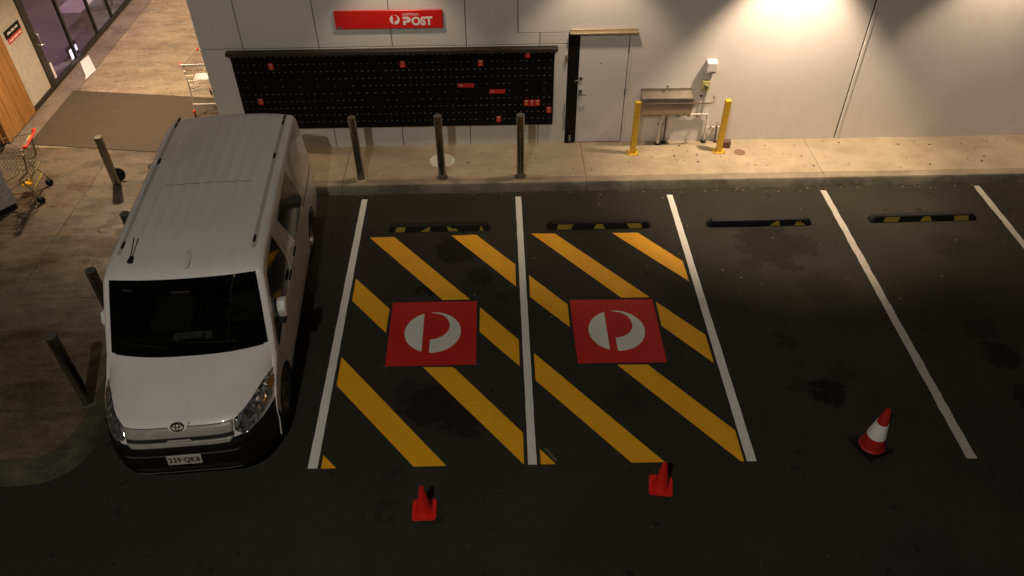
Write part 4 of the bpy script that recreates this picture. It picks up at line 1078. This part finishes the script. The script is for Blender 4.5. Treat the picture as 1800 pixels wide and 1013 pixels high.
# ------------------------------------------------------------------ shopping trolleys
WIRE = plain('trolley_wire', (.34, .30, .24), .35, .8); TUBE1 = plain('trolley_tube', (.34, .28, .16), .45, .4)
TUBE2 = plain('trolley_tube_bright', (.45, .42, .39), .35, .5); REDH = plain('handle_red', (.70, .03, .015), .4)
OLIVE = plain('olive_bar', (.30, .23, .06), .5); YELP = plain('yellow_plastic', (.80, .42, .02), .4)
def trolley(loc, rz, label, style):
    """handle at local y=0, basket runs towards +y"""
    T_ = TUBE1 if style == 1 else TUBE2
    t = thing('shopping_trolley', label, 'shopping trolley', loc, rz)
    wd0, wd1, L_, zt0, zt1, zb0, zb1 = .28, .22, .86, 1.0, .92, .52, .62
    def P(u, v, h):   # u across -1..1, v along 0..1, h 0 bottom 1 top
        w_ = (wd0+(wd1-wd0)*v)*(.80+.20*h); zt = zt0+(zt1-zt0)*v; zb = zb0+(zb1-zb0)*v
        return (u*w_, .06+L_*(v*(.93+.07*h)), zb+(zt-zb)*h)
    m = MB(); r = .0028
    for k in range(17):
        v = k/16
        m.tube([P(-1, v, 1), P(-1, v, 0), P(1, v, 0), P(1, v, 1)], r, 4, cap=False)
    for h in (.2, .4, .6, .8): 
        m.tube([P(-1, 0, h), P(-1, 1, h), P(1, 1, h), P(1, 0, h), P(-1, 0, h)], r, 4, cap=False)
    for k in range(9):
        u = -1+2*k/8; m.tube([P(u, 0, .95), P(u, 0, 0), P(u, 1, 0), P(u, 1, 1)], r, 4, cap=False)
    tag(m.build('basket_wires', WIRE, t), kind='stuff')
    MB().tube([P(-1, 0, 1), P(-1, 1, 1), P(1, 1, 1), P(1, 0, 1), P(-1, 0, 1)], .007, 8).tube([P(-1, 0, 0), P(-1, 1, 0), P(1, 1, 0), P(1, 0, 0), P(-1, 0, 0)], .006, 8).build('basket_rim', T_, t, smooth=60)
    # legs
    for sx in (-1, 1):
        MB().tube([(sx*.25, .10, .92), (sx*.26, .16, .60), (sx*.26, .34, .47), (sx*.265, .29, .42), (sx*.27, .17, .22), (sx*.27, .14, .13)] if style == 1 else [(sx*.25, .08, .95), (sx*.25, .06, .55), (sx*.25, .02, .30), (sx*.25, 0, .14)], .018 if style == 1 else .014, 8).build('rear_leg', T_, t, smooth=60)
        MB().tube([(sx*.26, .20, .48), (sx*.22, .55, .30), (sx*.18, .86, .15)], .012, 8).build('lower_rail', T_, t, smooth=60)
    MB().box((0, .17, .46), (.50, .030, .014)).box((0, .20 if style == 1 else 0, .26), (.52, .034, .014)).build('cross_bar', OLIVE if style == 1 else T_, t, .003)
    hb = MB().tube([(-.27, 0, 1.05), (.27, 0, 1.05)], .017, 12).build('handle', REDH if style == 1 else T_, t, smooth=60)
    for sx in (-1, 1):
        MB().box((sx*.26, .02, 1.05), (.06, .06, .045)).build('handle_end', REDH, t, .01)
        MB().tube([(sx*.26, .02, 1.03), (sx*.25, .08, .97)], .010, 6).build('handle_bracket', T_, t)
        MB().box((sx*.21, L_+.06, .925), (.05, .05, .045)).build('corner_buffer', REDH, t, .01)
    if style == 1: 
        MB().box((0, .02, 1.068), (.16, .02, .004)).build('handle_label', NOTY, t)
        MB().box((.12, .42, .18), (.18, .16, .05)).build('yellow_tray', YELP, t, .015)
        MB().tube([(-.24, .12, .97), (.24, .12, .97)], .008, 6).build('seat_bar', TUBE2, t)
    else:
        MB().box((0, .26, .68), (.34, .24, .01), rx=.1).build('child_seat', SIGNW, t, .004)
    ry_ = .16 if style == 1 else -.04
    for (wx, wy) in ((-.26, ry_), (.26, ry_), (-.17, .86), (.17, .86)):
        wh = MB().lathe([(0, -.014), (.052, -.014), (.062, -.008), (.062, .008), (.052, .014), (0, .014)], (0, 0, 0), 20, axis='x').build('castor', RUBBER, t, smooth=40)
        wh.location = (wx, wy, .062); wh.rotation_euler = (0, 0, .3)
        MB().box((0, .0, .055), (.045, .04, .06)).lathe([(.024, -.017), (.024, .017)], (0, 0, 0), 12, axis='x').build('castor_fork', GREYM if style == 1 else REDH, wh, .004)
    return t
trolley((-5.16, 5.56, .15), Rd(99), 'shopping trolley with red handle at the left edge of the pavement', 1)
trolley((-3.25, 8.05, .15), Rd(2), 'shopping trolley with white bars and red ends, by the wall corner', 2)
# dark wire rack at the far left
rk = thing('wire_rack', 'dark wire rack standing against the front of the timber wall', 'rack', (-7.0, 6.75, .15))
m = MB()
for k in range(12):
    m.tube([(-.35+k*.06, -.22, .05), (-.35+k*.06, -.22, .85)], .004, 4, cap=False).tube([(-.35+k*.06, .22, .05), (-.35+k*.06, .22, .85)], .004, 4, cap=False)
for k in range(9):
    z = .05+k*.1; m.tube([(-.35, -.22, z), (.31, -.22, z), (.31, .22, z), (-.35, .22, z), (-.35, -.22, z)], .004, 4, cap=False)
tag(m.build('wires', DARK, rk), kind='stuff')
MB().box((-.02, 0, .03), (.7, .48, .04)).build('rack_base', BLK, rk, .005)
# grey cabinet with black plinth
gc = thing('grey_cabinet', 'grey cabinet with a black base at the left edge beside the trolley', 'cabinet', (0, 0, .15))
c0 = Vector((-5.60, 5.16)); dr_ = Vector((-.62, -.785)).normalized(); nr = Vector((-dr_.y*-1, dr_.x*-1))
nv = Vector((dr_.y, -dr_.x)); 
if nv.x > 0: nv = -nv
q = [c0, c0+dr_*.75, c0+dr_*.75+nv*.6, c0+nv*.6]
if False: pass
MB().prism([tuple(p) for p in q], .10, .98).build('cabinet_body', plain('cabinet_grey', (.48, .45, .44), .55, var=.1, dirt=.5), gc, .015, seg=2)
cc = sum((p for p in q), Vector((0, 0)))/4
MB().prism([tuple(cc+(p-cc)*.95) for p in q], 0, .098).build('plinth', RUBBER, gc)
m = MB(); random.seed(9)
for r_ in range(6):
    for k in range(9):
        p = c0+dr_*(.10+k*.065); z = .30+r_*.10
        if random.random() < .75: m.box((p.x-nv.x*.002, p.y-nv.y*.002, z), (.004, .038, .05), rz=math.atan2(dr_.y, dr_.x)-pi/2)
m.build('raised_ribs', plain('cabinet_grey_dark', (.36, .33, .32), .6), gc)
